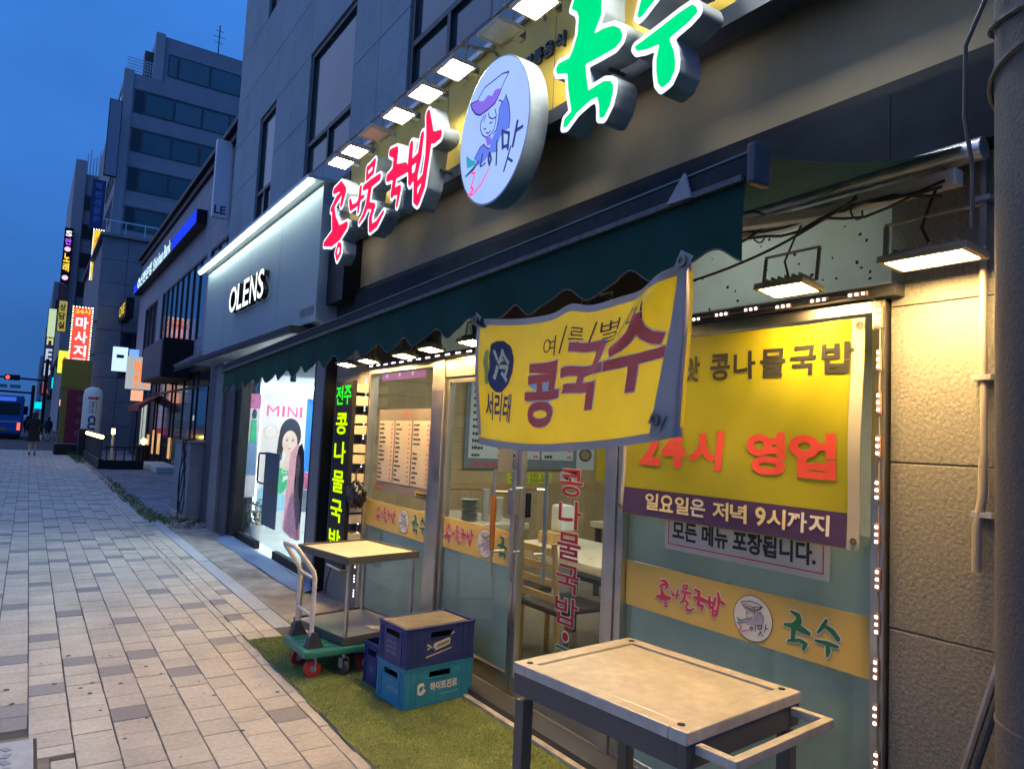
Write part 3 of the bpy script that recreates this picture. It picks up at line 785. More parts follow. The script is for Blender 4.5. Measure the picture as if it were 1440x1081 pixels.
# vertical lettering on the right leaf, white bordered
t = MB(); zc = 1.36
for ch in '콩나물국밥':
    fn = FX(2.401, 3.085, zc-.152)
    put_text(t, ch, fn, 0, 0, .20, .150, .0012, .034, 1); put_text(t, ch, fn, .003, .003, .194, .144, .0022, .012, 0); zc -= .166
fn = FX(2.401, 2.985, zc-.04)
for r_, mi, d in ((.030, 1, .0012), (.023, 0, .002)):
    t.add([fn(r_*1.1*math.cos(a), r_*math.sin(a), d) for a in np.linspace(0, 2*PI, 21)[:-1]], [tuple(range(20))], mi)
zc -= .09
for ch in '국수':
    fn = FX(2.401, 3.085, zc-.152)
    put_text(t, ch, fn, 0, 0, .20, .150, .0012, .034, 1); put_text(t, ch, fn, .003, .003, .194, .144, .0022, .012, 2); zc -= .19
t.build('vertical_lettering', [DKRED, INKW, INKG], dr)
# handles
h = MB(); h.tube([(2.315, 3.395, .70), (2.315, 3.395, 1.325)], .013, 10)
for z_ in (.86, 1.22): h.tube([(2.315, 3.395, z_), (2.39, 3.488, z_)] if False else [(2.315, 3.395, z_), (2.39, 3.42, z_)], .008, 8)
h.build('handle', STEEL, dr, smooth=True)
h = MB(); h.tube([(2.475, 3.30, .70), (2.475, 3.30, 1.325)], .013, 10)
for z_ in (.86, 1.22): h.tube([(2.475, 3.30, z_), (2.415, 3.32, z_)], .008, 8)
h.build('handle', STEEL, dr, smooth=True)
h = MB(); h.tube([(2.315, 3.60, .70), (2.315, 3.60, .86), (2.315, 3.60, 1.16), (2.315, 3.60, 1.315)], [.007, .011, .012, .008], 10)
for z_ in (.84, 1.185): h.tube([(2.315, 3.60, z_), (2.40, 3.58, z_)], .010, 8)
hd = h.build('handle', STEEL, dl, smooth=True)
MB().tube([(2.315, 3.60, .845), (2.315, 3.60, .90), (2.315, 3.60, 1.12), (2.315, 3.60, 1.165)], [.014, .0165, .0175, .014], 10).build('grip', mat('wood_grip', (.42, .15, .025), .35, var=.2, scale=25), hd, smooth=True)
lk = MB().box(2.345, 2.39, 3.44, 3.50, 1.06, 1.21).build('lock', STEEL, dl, bevel=.006)
MB().box(2.43, 2.46, 3.42, 3.49, 1.05, 1.19).build('lock', BLACK, dl, bevel=.006)
MB().box(2.3985, 2.4005, 3.54, 3.70, 1.30, 1.50).build('notice_sheet', mat('dimmed_paper', (.14, .15, .15), .7, var=.1), dl)  # white paper, its dim lighting put into the grey colour
# left fixed window with the menu
f = MB(); frame(f, 4.535, 5.758, .02, 2.033, .045, 2.376, 2.456); fw2 = f.build('fixed_window', STEEL, B, bevel=.003)
MB().box(2.412, 2.420, 4.58, 5.713, .065, 1.988).build('pane', GLASS, fw2)
MB().box(2.4225, 2.424, 4.583, 5.71, .07, .735).build('frosted_film', FILM, fw2)
MB().box(2.4060, 2.4115, 4.583, 5.71, .735, .945).build('gold_strip', GOLD, fw2)
lg = MB(); logo_print(lg, 5.50, .843, .985, 2.4055); lg.build('logo_lettering', LOGOM, fw2)
# top edge light-coloured board behind the lamps over the left window
mb_ = thing('menu_board', 'framed menu board with three price columns behind the left window glass', 'menu board', (2.40, 5.06, 1.04))
MB().box(2.3985, 2.4115, 4.585, 5.53, 1.035, 1.69).build('frame', mat('menu_frame', (.20, .17, .165), .5, var=.06), mb_)
PAPER = mat('menu_paper', (.50, .45, .38), .6, var=.05, scale=6)
tx = MB(); txr = MB()
for c in range(3):
    a = 5.51-c*.31; 
    MB().box(2.3960, 2.3983, a-.285, a, 1.115, 1.60).build('price_panel', PAPER, mb_)
    for r_ in range(13):
        z_ = 1.575-r_*.0355
        if (c == 2 and r_ in (5,)): continue
        x = a-.015; L = random.uniform(.05, .11)
        while L > .012:
            w = random.uniform(.009, .02); tx.box(2.3945, 2.3958, x-w, x, z_-.012, z_+random.uniform(-.002, .004)); x -= w+.004; L -= w+.004
        for q in range(2): txr.box(2.3945, 2.3958, a-.262+q*.016, a-.262+q*.016+.012, z_-.011, z_+.001)
txr.box(2.3965, 2.3983, 5.0, 5.03, 1.635, 1.655); txr.box(2.3965, 2.3983, 4.95, 4.98, 1.635, 1.655); txr.box(2.3965, 2.3983, 5.40, 5.5, 1.06, 1.075)
tx.build('menu_text', INK, mb_, kind='stuff'); txr.build('price_text', RED, mb_, kind='stuff')
MB().box(2.3965, 2.3983, 4.60, 4.80, 1.05, 1.085).build('footer_strip', mat('footer_yellow', (.6, .42, .02), .5), mb_)
t = MB()
for k in range(7): t.box(2.3945, 2.3960, 4.615+k*.025, 4.632+k*.025, 1.058, 1.076)
t.build('footer_text', INK, mb_, kind='stuff')

# ---- inside the dining room
bd = thing('wall_menu_board', 'pale blue menu board hung on the wood wall inside the dining room', 'menu board', (4.8, 6.86, 1.16))
MB().box(3.98, 5.56, 6.835, 6.853, 1.16, 2.2).build('frame', mat('board_frame_grey', (.17, .22, .25), .5), bd)
BP = mat('board_paper_blue', (.55, .65, .68), .6, var=.03)
tx = MB(); txr = MB()
for c in range(3):
    a = 4.03+c*.5
    MB().box(a, a+.47, 6.829, 6.834, 1.27, 2.15).build('price_panel', BP, bd)
    for r_ in range(11):
        z_ = 2.10-r_*.078; x = a+.04; L = random.uniform(.10, .2)
        while L > .02:
            w = random.uniform(.02, .035); tx.box(x, x+w, 6.826, 6.8285, z_-.03, z_+random.uniform(-.004, .006)); x += w+.008; L -= w+.008
        for q in range(2): txr.box(a+.38+q*.035, a+.405+q*.035, 6.826, 6.8285, z_-.026, z_)
for k in range(9): txr.box(4.06+k*.045, 4.09+k*.045, 6.8315, 6.834, 1.19, 1.225)
tx.build('menu_text', INK, bd, kind='stuff'); txr.build('price_text', RED, bd, kind='stuff')
ns_ = thing('wall_notice', 'lime yellow notice strip on the wood wall under the menu board', 'notice', (4.8, 6.86, 1.0))
MB().box(4.58, 5.22, 6.864, 6.8700, .99, 1.12).build('sheet', mat('lime_sheet', (.55, .62, .03), .6), ns_)
tx = MB(); put_text(tx, '주문은 1인 1식', FY(4.62, 6.864, 1.062), 0, 0, .55, .045, .0015, .01, 0); tx.build('lettering', INK, ns_); tx = MB(); put_text(tx, '주문받고 있습니다.', FY(4.62, 6.864, 1.005), 0, 0, .55, .045, .0015, .01, 0); tx.build('lettering', INK, ns_)
pf = thing('food_poster', 'poster with pictures of soup bowls beside the wall menu board', 'poster', (5.7, 6.86, 1.15))
MB().box(5.58, 5.86, 6.862, 6.8700, 1.16, 2.1).build('sheet', BP, pf)
b = MB()
for k in range(3):
    zz = 1.34+k*.28
    b.add([(5.72+.1*math.cos(a), 6.8605, zz+.08*math.sin(a)) for a in np.linspace(0, 2*PI, 25)[:-1]], [tuple(range(24))], 0)
    b.add([(5.72+.075*math.cos(a), 6.8590, zz+.055*math.sin(a)) for a in np.linspace(0, 2*PI, 25)[:-1]], [tuple(range(24))], 1)
b.build('picture', [mat('bowl_dark', (.06, .05, .045), .5), mat('soup', (.33, .28, .12), .5, var=.5, scale=60)], pf)
pf = thing('yellow_poster', 'yellow poster with two portraits on the wood wall near the door', 'poster', (6.1, 6.86, 1.1))
MB().box(5.90, 6.38, 6.862, 6.8700, 1.03, 2.1).build('sheet', mat('poster_yellow', (.62, .5, .02), .6), pf)
b = MB()
for k in range(2):
    zz = 1.15+k*.33
    b.box(6.13, 6.36, 6.8605, 6.8618, zz, zz+.29, 0)
    b.add([(6.245+.075*math.cos(a), 6.8590, zz+.16+.10*math.sin(a)) for a in np.linspace(0, 2*PI, 25)[:-1]], [tuple(range(24))], 1)
    b.add([(6.245+.055*math.cos(a), 6.8575, zz+.135+.07*math.sin(a)) for a in np.linspace(0, 2*PI, 25)[:-1]], [tuple(range(24))], 2)
b.build('picture', [mat('portrait_ground', (.3, .27, .22), .5), HAIR, SKIN], pf)
tag(MB().box(5.34, 5.62, 6.862, 6.8700, .93+.06, 1.14).build('paper_sheet', mat('sheet_paper', (.62, .64, .66), .6)), 'small white paper sheet stuck on the wood wall', 'paper')
# tables and chairs inside
TOPI = mat('dining_top', (.62, .56, .45), .3, var=.04)
def dining_table(x, y, w, l, label):
    r = thing('dining_table', label, 'table', (x, y, .012), 0, 'dining tables')
    b = MB().box(-w/2, w/2, -l/2, l/2, .66, .72).build('table_top', TOPI, r, bevel=.012, local=True)
    for sx in (-1, 1):
        for sy in (-1, 1): MB().box(sx*(w/2-.06)-.022, sx*(w/2-.06)+.022, sy*(l/2-.06)-.022, sy*(l/2-.06)+.022, 0, .66).build('leg', STEELD, r, local=True)
    return r
dining_table(3.38, 3.95, .75, 1.25, 'cream topped dining table just inside the glass door')
dining_table(3.55, 6.05, .75, 1.15, 'cream topped dining table against the wood wall')
dining_table(5.05, 4.9, .75, 1.2, 'cream topped dining table deeper in the room')
def chair0():
    r = thing('dining_chair', 'x', 'chair', (0, 0, .012))
    MB().box(-.21, .21, -.21, .21, .42, .46).build('seat', mat('seat_dark', (.03, .03, .032), .5), r, bevel=.015, local=True)
    for sx in (-1, 1):
        MB().tube([(sx*.19, .19, 0), (sx*.19, .19, .43)], .018, 8).build('leg', WOODL, r, local=True)
        MB().tube([(sx*.19, -.19, 0), (sx*.19, -.19, .45), (sx*.19, -.235, .86)], .018, 8).build('leg', WOODL, r, local=True)
    for k in range(4):
        z_ = .52+k*.095
        MB().beam((-.19, -.205-.012*k, z_), (.19, -.205-.012*k, z_), .016, .045).build('slat', WOODL, r, local=True)
    return r
ch = chair0()
CH = [(2.96, 3.72, PI/2*-1, 'ladder back chair nearest the glass door, its back towards the street'), (2.96, 4.32, -PI/2, 'ladder back chair behind the closed left door leaf, facing the table'),
      (3.85, 3.75, PI/2, 'ladder back chair on the far side of the table inside the door'), (3.85, 4.3, PI/2, 'ladder back chair beyond the door table, next to the napkin box'), (4.6, 4.7, -PI/2, 'ladder back chair at the deep table, near side'), (5.55, 5.1, PI/2, 'ladder back chair at the deep table, far side')]
for i, (x, y, a, lb) in enumerate(CH):
    o = ch if i == 0 else copy_tree(ch)
    o.location = (x, y, .012); o.rotation_euler = (0, 0, a); o['label'] = lb; o['group'] = 'dining chairs'
nb_ = thing('napkin_box', 'white napkin dispenser on a wooden cutlery box on the dining table', 'dispenser', (3.42, 4.30, .733))
MB().box(3.27, 3.50, 4.25, 4.44, .733, .82).build('cutlery_box', WOODL, nb_, bevel=.006)
MB().box(3.36, 3.49, 4.28, 4.41, .821, 1.02).build('dispenser', WHITE, nb_, bevel=.02)
for i, (x, y, n, lb) in enumerate(((3.42, 5.72, 9, 'tall stack of grey bowls on the table by the wood wall'), (3.60, 5.74, 12, 'stack of white paper cups, taller of the two'), (3.70, 5.66, 9, 'shorter stack of white paper cups'))):
    r = thing('bowl_stack' if i == 0 else 'cup_stack', lb, 'bowls' if i == 0 else 'cups', (x, y, .733))
    for k in range(n):
        ra, pz = (.085, .022) if i == 0 else (.04, .024)
        MB().lathe([(ra*.62, .733+k*pz), (ra, .733+k*pz+pz*1.0), (ra*.97, .733+k*pz+pz*1.02), (ra*.6, .733+k*pz+.003)], (x, y, 0), 14).build('bowl' if i == 0 else 'cup', mat('bowl_grey', (.33, .36, .36), .5) if i == 0 else WHITE, r, smooth=True)

# ================================================================== SIGN BAND OF THE RESTAURANT
sb = thing('sign_board', 'long mustard sign board above the green awning', 'sign board', (2.22, 3.4, 2.72))
MB().box(2.22, 2.415, .60, 6.07, 3.265, 3.92).build('upper_panel', MUSTARD, sb)
MB().box(2.37, 2.415, .60, 6.07, 2.765, 3.262).build('panel', mat('tan_board', (.42, .31, .165), .6, var=.1, scale=4, wear=.12), sb)
for yj in (1.83, 3.05, 4.27, 5.49): MB().box(2.2185, 2.2195, yj-.002, yj+.002, 3.27, 3.91).build('seam', DARKGREY, sb)
MB().box(2.185, 2.30, .60, 6.07, 3.185, 3.263).build('mounting_rail', mat('rail_dark', (.05, .06, .08), .5, var=.1), sb)
MB().box(2.33, 2.415, .60, 6.07, 2.722, 2.763).build('bottom_trim', BLACK, sb)
MB().box(2.21, 2.415, 6.072, 6.49, 2.66, 3.82).build('end_panel', BLACK, sb)
MB().box(2.19, 2.42, .60, 6.07, 3.922, 3.955).build('top_cap', ALU, sb)
REDL = emit('letter_red_lit', (.86, .012, .075), .95, var=.15)
WHL = emit('letter_white_lit', (.80, .84, 1.0), 1.05, var=.1)
GRL = emit('letter_green_lit', (.0, .62, .20), .95, var=.12)
RETURN = mat('letter_return', (.36, .40, .43), .45, var=.15, scale=12, wear=.2)
def channel(parent, key, y0, y1, z0, z1, face, xf=2.03, depth=.115):
    (fv, ff), (bv, bf), bb = GLM[key]
    sx = (y0-y1)/(bb[2]-bb[0]); sz = (z1-z0)/(bb[3]-bb[1])
    fn = lambda s, t, d: (xf-d, y0-(s-bb[0])*sx, z0+(t-bb[1])*sz)
    L = MB(); L.flat(bv, bf, fn, 0, depth, 0, 1); o = L.build('letter', [WHL, RETURN], parent)
    F = MB(); F.flat(fv, ff, fn, .003); F.build('letter_face', face, o)
rs = thing('red_channel_letters', 'red brush style channel letters lit with white borders, left of the round sign', 'channel letters', (2.05, 5.0, 3.0))
channel(rs, 'kong', 6.12, 5.545, 2.905, 3.60, REDL); channel(rs, 'na', 5.555, 5.215, 3.215, 3.44, REDL)
channel(rs, 'mul', 5.31, 4.815, 3.0, 3.58, REDL); channel(rs, 'guk', 4.815, 4.425, 3.08, 3.56, REDL); channel(rs, 'bap', 4.455, 3.965, 3.01, 3.64, REDL)
gsn = thing('green_channel_letters', 'large green channel letters lit with white borders, right of the round sign', 'channel letters', (2.05, 2.3, 3.0))
GP = {'guk': [[(-2.661, 3.595), (-2.643, 3.63), (-2.626, 3.674), (-2.527, 3.662), (-2.44, 3.597), (-2.445, 3.53), (-2.441, 3.458), (-2.492, 3.381), (-2.418, 3.375), (-2.355, 3.358), (-2.31, 3.325), (-2.291, 3.286), (-2.299, 3.268), (-2.332, 3.253), (-2.439, 3.257), (-2.547, 3.265), (-2.527, 3.173), (-2.514, 3.118), (-2.404, 3.121), (-2.359, 3.103), (-2.34, 3.074), (-2.341, 3.045), (-2.358, 2.996), (-2.395, 2.955), (-2.422, 2.965), (-2.426, 3.022), (-2.442, 3.071), (-2.493, 3.072), (-2.587, 3.05), (-2.664, 3.006), (-2.69, 3.011), (-2.682, 3.045), (-2.628, 3.064), (-2.661, 3.188), (-2.673, 3.275), (-2.757, 3.306), (-2.769, 3.331), (-2.749, 3.35), (-2.665, 3.341), (-2.637, 3.375), (-2.606, 3.44), (-2.602, 3.523), (-2.619, 3.561)]],
      'su': [[(-2.204, 3.196), (-2.181, 3.197), (-2.058, 3.211), (-1.957, 3.224), (-1.889, 3.226), (-1.871, 3.209), (-1.861, 3.185), (-1.9, 3.169), (-1.99, 3.151), (-2.011, 3.144), (-1.98, 3.075), (-1.971, 3.027), (-1.973, 2.995), (-1.997, 2.961), (-2.036, 2.952), (-2.059, 2.981), (-2.069, 3.035), (-2.071, 3.087), (-2.055, 3.147), (-2.132, 3.158), (-2.187, 3.174)],
             [(-2.195, 3.333), (-2.174, 3.394), (-2.137, 3.445), (-2.077, 3.483), (-2.039, 3.456), (-2.037, 3.41), (-1.978, 3.401), (-1.88, 3.371), (-1.852, 3.334), (-1.878, 3.315), (-1.962, 3.331), (-2.05, 3.377), (-2.109, 3.35), (-2.155, 3.326), (-2.182, 3.318)]]}
for key in ('guk', 'su'):
    polys = GP[key]
    face = fill(contour([], polys, .004, .006, .02)); bord = fill(contour([], polys, .028, .007, .02))
    fn = FX(2.03, 0.0, 0.0)
    L = MB(); L.flat(*bord, fn, 0, .12, 0, 1); o = L.build('letter', [WHL, RETURN], gsn)
    F = MB(); F.flat(*face, fn, .003); F.build('letter_face', GRL, o)
# round emblem light box
ov = thing('round_sign', 'round white light box sign with a drawn woman carrying a bowl on her head', 'sign', (2.1, 3.38, 2.84))
OC = (3.285, 3.182); ORy, ORz = .358, .412
rim = MB()
ring = [(ORy*math.cos(a), ORz*math.sin(a)) for a in np.linspace(0, 2*PI, 65)[:-1]]
fn = FX(1.99, OC[0], OC[1])
rim.flat(ring, [tuple(range(64))], fn, 0, .115, 0); rim.build('rim', RETURN, ov, smooth=True)
FACEL = emit('round_face_lit', (.30, .44, 1.0), .92, var=.10)
MB().flat([(a*.975, b*.975) for a, b in ring], [tuple(range(64))], fn, .002).build('face', FACEL, ov)
EK = {'lav': emit('emb_blue', (.12, .20, .80), .8), 'bowl': emit('emb_violet', (.22, .14, .75), .8), 'dark': emit('emb_line', (.035, .05, .20), .8), 'teal': emit('emb_teal', (.03, .30, .42), .9), 'rose': emit('emb_rose', (.85, .10, .30), .9)}
EMB = {'lav': ([], [[(0.125, 0.158), (0.163, 0.09), (0.179, 0.019), (0.175, -0.044), (0.11, -0.046), (0.059, -0.095), (0.072, -0.141), (-0.001, -0.126), (-0.084, -0.156), (-0.131, -0.158), (-0.177, -0.108), (-0.124, -0.062), (-0.083, -0.051), (-0.048, -0.082), (-0.016, -0.096), (-0.008, -0.057), (0.048, -0.009), (0.065, 0.052), (0.071, 0.099), (0.095, 0.132)]]), 'bowl': ([], [[(-0.253, 0.245), (-0.169, 0.236), (-0.135, 0.217), (-0.11, 0.209), (-0.087, 0.213), (-0.064, 0.226), (-0.016, 0.203), (0.005, 0.225), (0.031, 0.225), (0.073, 0.213), (0.061, 0.187), (0.019, 0.148), (-0.056, 0.138), (-0.135, 0.136), (-0.186, 0.159), (-0.232, 0.206)], [(-0.065, -0.021), (-0.002, -0.034), (-0.006, -0.074), (-0.044, -0.075)]]), 'dark': ([[(-0.166, 0.243, 0.0039), (-0.101, 0.284, 0.0039), (0.007, 0.288, 0.0039), (0.081, 0.291, 0.0039), (0.145, 0.276, 0.0053), (0.136, 0.263, 0.0039), (0.094, 0.228, 0.0039), (0.068, 0.192, 0.0039), (0.019, 0.148, 0.0053), (-0.056, 0.138, 0.0053), (-0.135, 0.136, 0.0053), (-0.186, 0.159, 0.0053), (-0.232, 0.206, 0.0053), (-0.253, 0.245, 0.0039), (-0.166, 0.234, 0.0039)], [(-0.089, 0.119, 0.0039), (-0.123, 0.093, 0.0039), (-0.127, 0.051, 0.0039), (-0.099, 0.007, 0.0039), (-0.057, -0.021, 0.0039), (-0.011, -0.022, 0.0039), (0.018, -0.003, 0.0039), (0.037, 0.037, 0.0039), (0.038, 0.078, 0.0039), (0.023, 0.113, 0.0039)], [(-0.07, 0.117, 0.0039), (-0.095, 0.083, 0.0039)], [(-0.047, 0.117, 0.0039), (-0.033, 0.085, 0.0039), (0.004, 0.065, 0.0039), (0.036, 0.064, 0.0039)], [(-0.091, 0.038, 0.0039), (-0.062, 0.033, 0.0039)], [(-0.03, 0.05, 0.0039), (0.001, 0.048, 0.0039)], [(-0.06, 0.009, 0.0039), (-0.035, -0.006, 0.0039), (-0.013, 0.004, 0.0039)], [(0.125, 0.158, 0.0039), (0.163, 0.09, 0.0039), (0.179, 0.019, 0.0039), (0.175, -0.044, 0.0039)], [(0.057, 0.151, 0.0039), (0.095, 0.13, 0.0039), (0.068, 0.1, 0.0039), (0.065, 0.052, 0.0039), (0.048, -0.009, 0.0039), (0.012, -0.026, 0.0039)], [(-0.177, -0.108, 0.0039), (-0.124, -0.062, 0.0039), (-0.083, -0.051, 0.0039), (-0.048, -0.082, 0.0039), (-0.016, -0.098, 0.0039)], [(-0.269, -0.184, 0.0053), (-0.187, -0.165, 0.0105), (-0.125, -0.137, 0.0053)], [(-0.088, -0.107, 0.0066), (-0.106, -0.17, 0.0066)], [(-0.051, -0.168, 0.0053), (-0.098, -0.174, 0.0053)], [(-0.014, -0.122, 0.0079), (-0.023, -0.153, 0.0092), (-0.008, -0.193, 0.0079), (0.008, -0.167, 0.0092), (-0.009, -0.125, 0.0079)], [(0.06, -0.079, 0.0066), (0.063, -0.212, 0.0079)], [(0.11, -0.038, 0.0105), (0.121, -0.138, 0.0105)], [(0.113, -0.044, 0.0079), (0.178, -0.074, 0.0092), (0.171, -0.157, 0.0105)], [(0.121, -0.133, 0.0092), (0.17, -0.139, 0.0092)], [(0.253, -0.037, 0.0105), (0.219, -0.157, 0.0105)], [(0.238, -0.083, 0.0105), (0.302, -0.081, 0.0092)], [(0.199, -0.153, 0.0066), (0.144, -0.268, 0.0079)], [(0.176, -0.209, 0.0066), (0.22, -0.24, 0.0079)]], []), 'teal': ([[(-0.259, -0.076, 0.0105), (-0.233, -0.119, 0.0263), (-0.166, -0.135, 0.0105)]], []), 'rose': ([[(-0.194, -0.186, 0.0066), (-0.159, -0.193, 0.0079), (-0.177, -0.24, 0.0079), (-0.197, -0.266, 0.0079), (-0.166, -0.286, 0.0079), (-0.216, -0.31, 0.0079), (-0.169, -0.315, 0.0066), (-0.088, -0.282, 0.0066), (-0.037, -0.241, 0.0066), (-0.002, -0.201, 0.0039)]], [])}
for n, key in enumerate(EMB):
    MB().flat(*fill(contour(EMB[key][0], EMB[key][1], 0.0, .0045, .01)), fn, .004+.001*n).build('drawing', EK[key], ov)
for (par, yy) in ((rs, (5.95, 5.6, 5.38, 5.05, 4.75, 4.55, 4.3, 4.1)), (gsn, (2.6, 2.45, 2.1, 1.98)), (ov, (3.5, 3.3, 3.1))):
    for y in yy: MB().tube([(2.10, y, 3.225), (2.186, y, 3.225)], .012, 6).build('stud', STEELD, par)
# small dark relief characters high on the board
sc2 = thing('small_sign_letters', 'row of small dark raised characters between the round sign and the green letters', 'lettering', (2.2, 2.95, 3.42))
for q, chh in enumerate('전통음식'):
    t = MB(); put_text(t, chh, FX(2.219, 3.33-q*.10, 3.60), 0, 0, .082, .085, .02, .02, 0, depth=.02); t.build('letter', STEELD, sc2)

# ================================================================== FLOODLIGHTS
COOL = emit('flood_cool', (.97, 1.0, .90), 55, sample=True)
WARM = emit('flood_warm', (1.0, .63, .24), 190, sample=True)
OFFL = mat('flood_off', (.55, .47, .22), .35, var=.1)
def flood(lens, w, l, body=None):
    """local: lens looks down -Z, l along Y, w along X"""
    r = thing('floodlight', 'x', 'floodlight')
    h = MB().box(-w/2, w/2, -l/2, l/2, .0, .013)
    h.box(-w/2+.02, w/2-.02, -l/2+.02, l/2-.02, .0135, .024)
    h.build('housing', body or mat('flood_body', (.30, .27, .21), .5, metal=.1, var=.15), r, bevel=.004, local=True)
    fr = MB()
    for a, b, c, d in ((-w/2, w/2, -l/2, -l/2+.014), (-w/2, w/2, l/2-.014, l/2), (-w/2, -w/2+.014, -l/2+.0145, l/2-.0145), (w/2-.014, w/2, -l/2+.0145, l/2-.0145)): fr.box(a, b, c, d, -.009, -.0005)
    fr.build('rim', mat('flood_rim', (.42, .36, .22), .45, metal=.3, var=.15), r, local=True)
    MB().box(-w/2+.015, w/2-.015, -l/2+.015, l/2-.015, -.006, -.001).build('lens', lens, r, local=True)
    fi = MB()
    for k in range(6): fi.box(-w/2+.02, w/2-.02, -l/2+.03+k*(l-.06)/5-.003, -l/2+.03+k*(l-.06)/5+.003, .0245, .034)
    fi.build('heat_fin', body or MATS['flood_body'], r, local=True)
    b = MB().beam((0, -l/2-.008, .012), (0, -l/2-.008, .13), .013, .004).beam((0, l/2+.008, .012), (0, l/2+.008, .13), .013, .004).box(-.0065, .0065, -l/2-.010, l/2+.010, .131, .136)
    b.build('bracket', mat('bracket_tan', (.20, .18, .15), .6, var=.2), r, local=True)
    return r
def place(o, loc, ry, label, grp, rx=0, rz=0):
    o.location = loc; o.rotation_euler = (rx, ry, rz); o['label'] = label; o['group'] = grp
up0 = flood(COOL, .17, .22, mat('flood_cream', (.46, .43, .36), .5, var=.12)); upoff = flood(OFFL, .17, .22, MATS['flood_cream'])
ORD = ['first', 'second', 'third', 'fourth', 'fifth', 'sixth', 'seventh', 'eighth', 'ninth', 'tenth', 'eleventh']
UP = [(5.53, 1), (5.23, 1), (4.83, 0), (4.43, 1), (4.03, 1), (3.645, 1), (3.155, 0), (2.835, 1), (2.42, 1), (2.0, 1), (1.6, 1)]
used = {0: 0, 1: 0}
for i, (y, on) in enumerate(UP):
    src = up0 if on else upoff
    o = src if not used[on] else copy_tree(src); used[on] = 1
    place(o, (1.93, y, 3.665), R(3), ('lit white floodlight over the sign, ' if on else 'unlit yellowish floodlight over the sign, ')+ORD[i]+' from the lens shop end', 'floodlights over the sign')
    a = MB().tube([(2.42, 0, .10), (2.18, 0, .20), (1.945, 0, .155)], .012, 8)
    a.v = [(p[0]-1.93, p[1], p[2]) for p in a.v]
    arm = a.build('arm', ALU, o, local=True)
    M = Matrix.Rotation(R(-3), 3, 'Y')
    for v in arm.data.vertices: v.co = M @ v.co
    k = MB().obox((.13, .02, .045), (.06, .05, .05)).build('driver_box', ALU, o, local=True, bevel=.006)
lw0 = flood(WARM, .13, .20)
LOW = [(2.20, 5.83, 2.065, 'warm floodlight above the green vertical sign, farthest from the camera'), (2.20, 5.36, 2.065, 'warm floodlight at the left end of the menu window'), (2.20, 4.70, 2.06, 'warm floodlight over the middle of the menu window'),
       (2.20, 4.29, 2.075, 'warm floodlight with a clear bracket over the left door post'), (2.20, 3.74, 2.075, 'warm floodlight over the left door leaf, half behind the hanging banner'), (2.20, 2.62, 2.075, 'warm floodlight behind the hanging yellow banner'), (2.20, 1.555, 2.078, 'warm floodlight on a square bracket over the opening hours banner'), (2.215, 1.075, 2.10, 'wide warm floodlight lighting the rough stone pier')]
for i, (x, y, z_, lb) in enumerate(LOW):
    o = lw0 if i == 0 else copy_tree(lw0)
    place(o, (x, y, z_), R(8 if i < 7 else 3), lb, 'warm floodlights under the awning')
    if i == 7: o.scale = (1.1, 1.3, 1)
    MB().tube([(0, 0, .03), (-.01, .02, .10), (.02, .01, .20), (.06, 0, .30)], .004, 6).build('cable', CABLE, o, local=True)

# ================================================================== AWNING
aw = thing('awning', 'dark green folding arm awning with a scalloped valance', 'awning', (1.8, 3.6, 1.95))
ay0, ay1 = 1.015, 6.14
bz = lambda y: 2.12-(y-ay0)/(ay1-ay0)*.165              # front bar hangs lower at the far end
bxx = 1.30
MB().sheet(lambda u, v: (2.33-(2.33-bxx)*u, ay0+v*(ay1-ay0), (2.47-(v*.03))*(1-u)+(bz(ay0+v*(ay1-ay0))+.035)*u-.035*math.sin(PI*u)*(1+.4*math.sin(v*9))), 14, 60).build('canopy', GREENFAB, aw, smooth=True)
val = MB(); n = 380; per = .272
def vbot(y): return bz(y)-.184-.021*(math.sin((y-ay0)*2*PI/per+2.2))-.006*math.sin((y-ay0)*4*PI/per+1)-.004*math.sin(y*3.1)
vv = []
for i in range(n+1):
    y = ay0+.01+(ay1-ay0-.02)*i/n
    for k in range(5):
        q = k/4; z_ = bz(y)-.018; zb = vbot(y)
        vv.append((bxx-.012-.006*math.sin(y*14+q*2)*q-.010*q, y, z_+(zb-z_)*q))
val.add(vv, [(i*5+k, (i+1)*5+k, (i+1)*5+k+1, i*5+k+1) for i in range(n) for k in range(4)])
val.build('valance', GREENFAB, aw, smooth=True)
pp = MB().tube([(vv[i*5+4][0], vv[i*5+4][1], vv[i*5+4][2]) for i in range(n+1)], .0022, 5).build('valance_binding', mat('binding', (.10, .09, .07), .7), aw)
MB().beam((bxx+.005, ay0, bz(ay0)+.012), (bxx+.005, ay1, bz(ay1)+.012), .045, .062).build('front_bar', mat('awning_bar', (.018, .028, .032), .7, var=.4, scale=30, spec=.2), aw, bevel=.006)
MB().beam((bxx-.019, ay0, bz(ay0)+.040), (bxx-.019, ay1, bz(ay1)+.040), .004, .004).build('bar_highlight', mat('teal_highlight', (.11, .17, .17), .5), aw)  # edge highlight of the front bar, painted as a pale strip
MB().beam((bxx-.022, ay0+.01, bz(ay0)-.016), (bxx-.022, ay1-.01, bz(ay1)-.016), .012, .014).build('valance_channel', mat('channel_worn', (.10, .10, .105), .7, var=.5, scale=40), aw)
for y in (ay0-.012, ay1+.012):
    MB().obox((bxx+.004, y, bz(y)+.012), (.06, .022, .095)).build('end_cap', mat('end_cap_grey', (.055, .06, .06), .5, var=.15), aw, bevel=.008)
